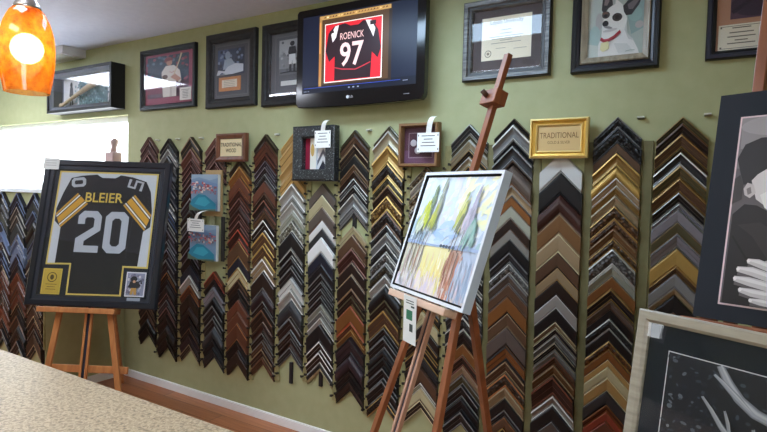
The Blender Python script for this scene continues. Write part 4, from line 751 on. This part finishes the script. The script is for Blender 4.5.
b = MB(); b.lathe([(0, .068), (.013, .0705), (.025, .079), (.032, .09), (.035, .103), (.032, .117), (.025, .128), (.013, .1365), (0, .139)], mat('fff0d0', .5, 0, 3.2), 24); b.build('bulb', t)
b = MB(); b.lathe([(.010, .139), (.011, .17), (.02, .198), (0, .199)], mat('6a5a48', .5), 20); b.build('socket', t)

# ------------------------------------------------------------------ matted photo on its easel, framed picture in front of it
MM = basis((3.2918, -1.1196, 1.2151), 21.01, 12.4075, .8532)
easel(MM, (.07, .03, -1.235), 'wooden easel behind the black matted photo at the right', eas, ((.07, -1.225), (.07, .80), .034, .03, -.2),
      [((.03, .03, .1), (-.04, .03, -1.22)), ((.12, .03, .1), (.36, .03, -1.22))], (-.02, .44, -.02, .045, -.03, -.004), ((.07, .05, .25), (3.62, -.55, .012)))
t = thing('matted_photo', 'black matted photo of an embracing couple, standing on the right easel', 'photo', M=MM)
mw, mh = .42, .541
b = MB(); b.box(0, mw, 0, .006, 0, mh, mat('20242c', .75, 0, 0, False, .3)); b.build('mat_board', t)
def pp(x, y):
    xl = 743 - 23*(y-119)/181.0; a = (x-xl)*.00206; q = (y-119)/181.0*.437
    return (a/.312, 1 - q/.437)
def PP(*q): return [pp(*k) for k in q]
L = [('d9c3c6', rc(-.012, -.009, 1.012, 1.009)), ('5c5659', rc(0, 0, 1, 1)), ('746e70', rc(0, .72, 1, 1)), ('8a8486', PP((743, 119), (790, 115), (800, 140), (760, 150), (741, 150))), ('9a9496', el(.3, .95, .3, .06)),
     ('262427', PP((741, 175), (738, 160), (746, 146), (762, 140), (785, 140), (790, 170), (770, 172), (757, 178), (752, 184), (744, 186))), ('3a3638', PP((734, 180), (741, 176), (744, 186), (742, 200), (731, 205))),
     ('cfc9ca', PP((752, 182), (758, 176), (772, 168), (800, 160), (800, 205), (778, 212), (764, 206), (756, 200))), ('bdb5b6', PP((744, 190), (748, 184), (754, 186), (756, 194), (750, 199), (745, 196))), ('7c7476', PP((747, 190), (751, 188), (752, 194), (748, 196))),
     ('e0dcdc', PP((760, 196), (772, 190), (800, 185), (800, 220), (775, 216), (764, 208))), ('1f1c1f', PP((800, 205), (772, 214), (757, 206), (745, 205), (733, 215), (722, 300), (840, 312), (840, 210))), ('2c282b', PP((738, 225), (752, 235), (768, 258), (790, 262), (790, 240), (760, 222))),
     ('120f12', st(PP((733, 236), (746, 256), (768, 258)), .012))]
L += [('b4aeb0', PP((752, 262), (766, 257), (800, 258), (806, 300), (776, 300), (758, 292), (750, 278)))]
for fing, w_ in (((748, 258.5, 758, 260, 774, 265), .043), ((738, 267, 752, 268, 772, 273), .047), ((735, 276, 749, 277.5, 770, 281), .047), ((740, 286, 752, 287.5, 772, 289), .042), ((750, 294.5, 760, 295, 774, 296), .034)):
    q = [(fing[i], fing[i+1]) for i in (0, 2, 4)]
    L.append(('5c5658', st(PP(*[(x+.5, y+2.4) for x, y in q]), [w_*.8, w_, w_]))); L.append(('c2bcbe', st(PP(*q), [w_*.55, w_*.95, w_]))); L.append(('dad6d7', st(PP(*[(x+1, y-1) for x, y in q]), [w_*.2, w_*.4, w_*.3])))
    L.append(('e6e2e2', el(*pp(q[0][0]+1.2, q[0][1]), .012, .009, 10)))
L += [('cdc8c9', PP((768, 266), (790, 262), (800, 280), (796, 296), (774, 294)))]
L = [L[0]] + [(c, [(min(1, max(0, a)), min(1, max(0, q))) for a, q in p]) for c, p in L[1:]]
art('photo', L, t, .312, .437, (.054, -.0006, .04), 0, .45)

FM = basis(Vector((3.2022, -1.3437, 1.2581)), 29.2764, 8.8031, .676)
o = FM @ Vector((0, 0, -.5))
for i in range(3): FM[i][3] = o[i]
fw_, fh_ = .62, .5
t = thing('framed_photo', 'pewter framed dark photo of pale bare branches, standing in front of the matted photo', 'framed photo', M=FM)
pf = noise_mat('pewter_champagne', [(.3, '8d887a'), (.7, 'a8a292')], (10, 10, 90), .38)
b = MB(); b.ring(fw_, fh_, [(0, 0), (0, .018), (.003, .02), (.018, .02), (.024, .014), (.025, .002)], pf, .02); b.build('frame', t)
b = MB(); b.box(.004, fw_-.004, .012, .018, .004, fh_-.004, mat('1a212b', .75, 0, 0, False, .1)); b.build('mat_board', t)
iw, ih = fw_-.141, fh_-.146
def fp(a, q): return ((a-.0705)/iw, 1-(q-.073)/ih)
r = random.Random(31); L = [('c4c8cc', rc(-.004, -.005, 1.004, 1.005)), ('161b26', rc(0, 0, 1, 1))]
for k in range(900):
    x, z = r.random(), r.random()
    if x > .22 and z > .72 and r.random() < .7: continue
    L.append((r.choice(['1d2330', '242b39', '10141d', '2e3644', '1a2130', '3a4250'] + (['4a525e', '5a626c', '6a727c'] if x < .16 or z < .62 else [])), [(min(1, max(0, a)), min(1, max(0, c))) for a, c in el(x, z, r.uniform(.004, .016), r.uniform(.004, .014), 6, r.uniform(0, 3))]))
br = ['8e949c', 'a4a9b0', '70767f']
for pts, w_ in (([(.172, .074), (.19, .10), (.21, .122), (.238, .138), (.29, .15), (.36, .14)], [.02, .026, .03, .034, .03, .02]), ([(.163, .092), (.18, .102), (.205, .12), (.23, .138)], [.006, .014, .02, .012]), ([(.146, .137), (.165, .155), (.185, .178), (.21, .2), (.25, .23), (.3, .25)], [.006, .012, .016, .02, .026, .03]),
              ([(.188, .15), (.196, .168), (.202, .19)], [.004, .01, .008]), ([(.238, .165), (.245, .2), (.25, .23)], [.008, .012, .014]), ([(.29, .15), (.33, .19), (.4, .22), (.47, .22)], [.02, .02, .016, .01]), ([(.36, .14), (.42, .11), (.5, .1)], [.016, .012, .006])):
    q = [fp(*k) for k in pts]
    L.append((br[2], st(q, [k*1.5 for k in w_]))); L.append((br[0], st(q, [k*1.0 for k in w_]))); L.append((br[1], st([(a+.004, c+.004) for a, c in q], [k*.35 for k in w_])))
art('photo', L, t, iw, ih, (.0705, .0115, .073), 0, .5, .000006)
b = MB(); b.box(.024, fw_-.024, .003, .005, .024, fh_-.024, GLASS); b.build('glass', t)
b = MB(); b.bar((fw_/2, .02, .36), (fw_/2, .135, .018), .05, .006, mat('22242a', .6)); b.build('strut', t)
TM = basis(FM @ Vector((fw_/2, .03, -.004)), 29.2764, 0); 
t = thing('display_table', 'small dark wooden table under the pewter framed photo', 'table', M=TM @ Matrix.Translation((0, 0, -TM[2][3])))
tz = TM[2][3]
b = MB(); b.box(-.36, .36, -.24, .11, tz-.025, tz, cabm); bevel(b.build('table_top', t), .004)
for x in (-.33, .33):
    for y in (-.21, .08): b = MB(); b.box(x-.018, x+.018, y-.018, y+.018, 0, tz-.025, cabm); b.build('leg', t)

# ------------------------------------------------------------------ picture settings
scene.view_settings.view_transform = 'Standard'; scene.view_settings.look = 'None'
scene.view_settings.exposure = EXPOSURE; scene.view_settings.gamma = 1.0; scene.view_settings.use_curve_mapping = False
scene.cycles.max_bounces = 8; scene.cycles.transparent_max_bounces = 16; scene.cycles.sample_clamp_indirect = 6.0
scene.cycles.use_denoising = True
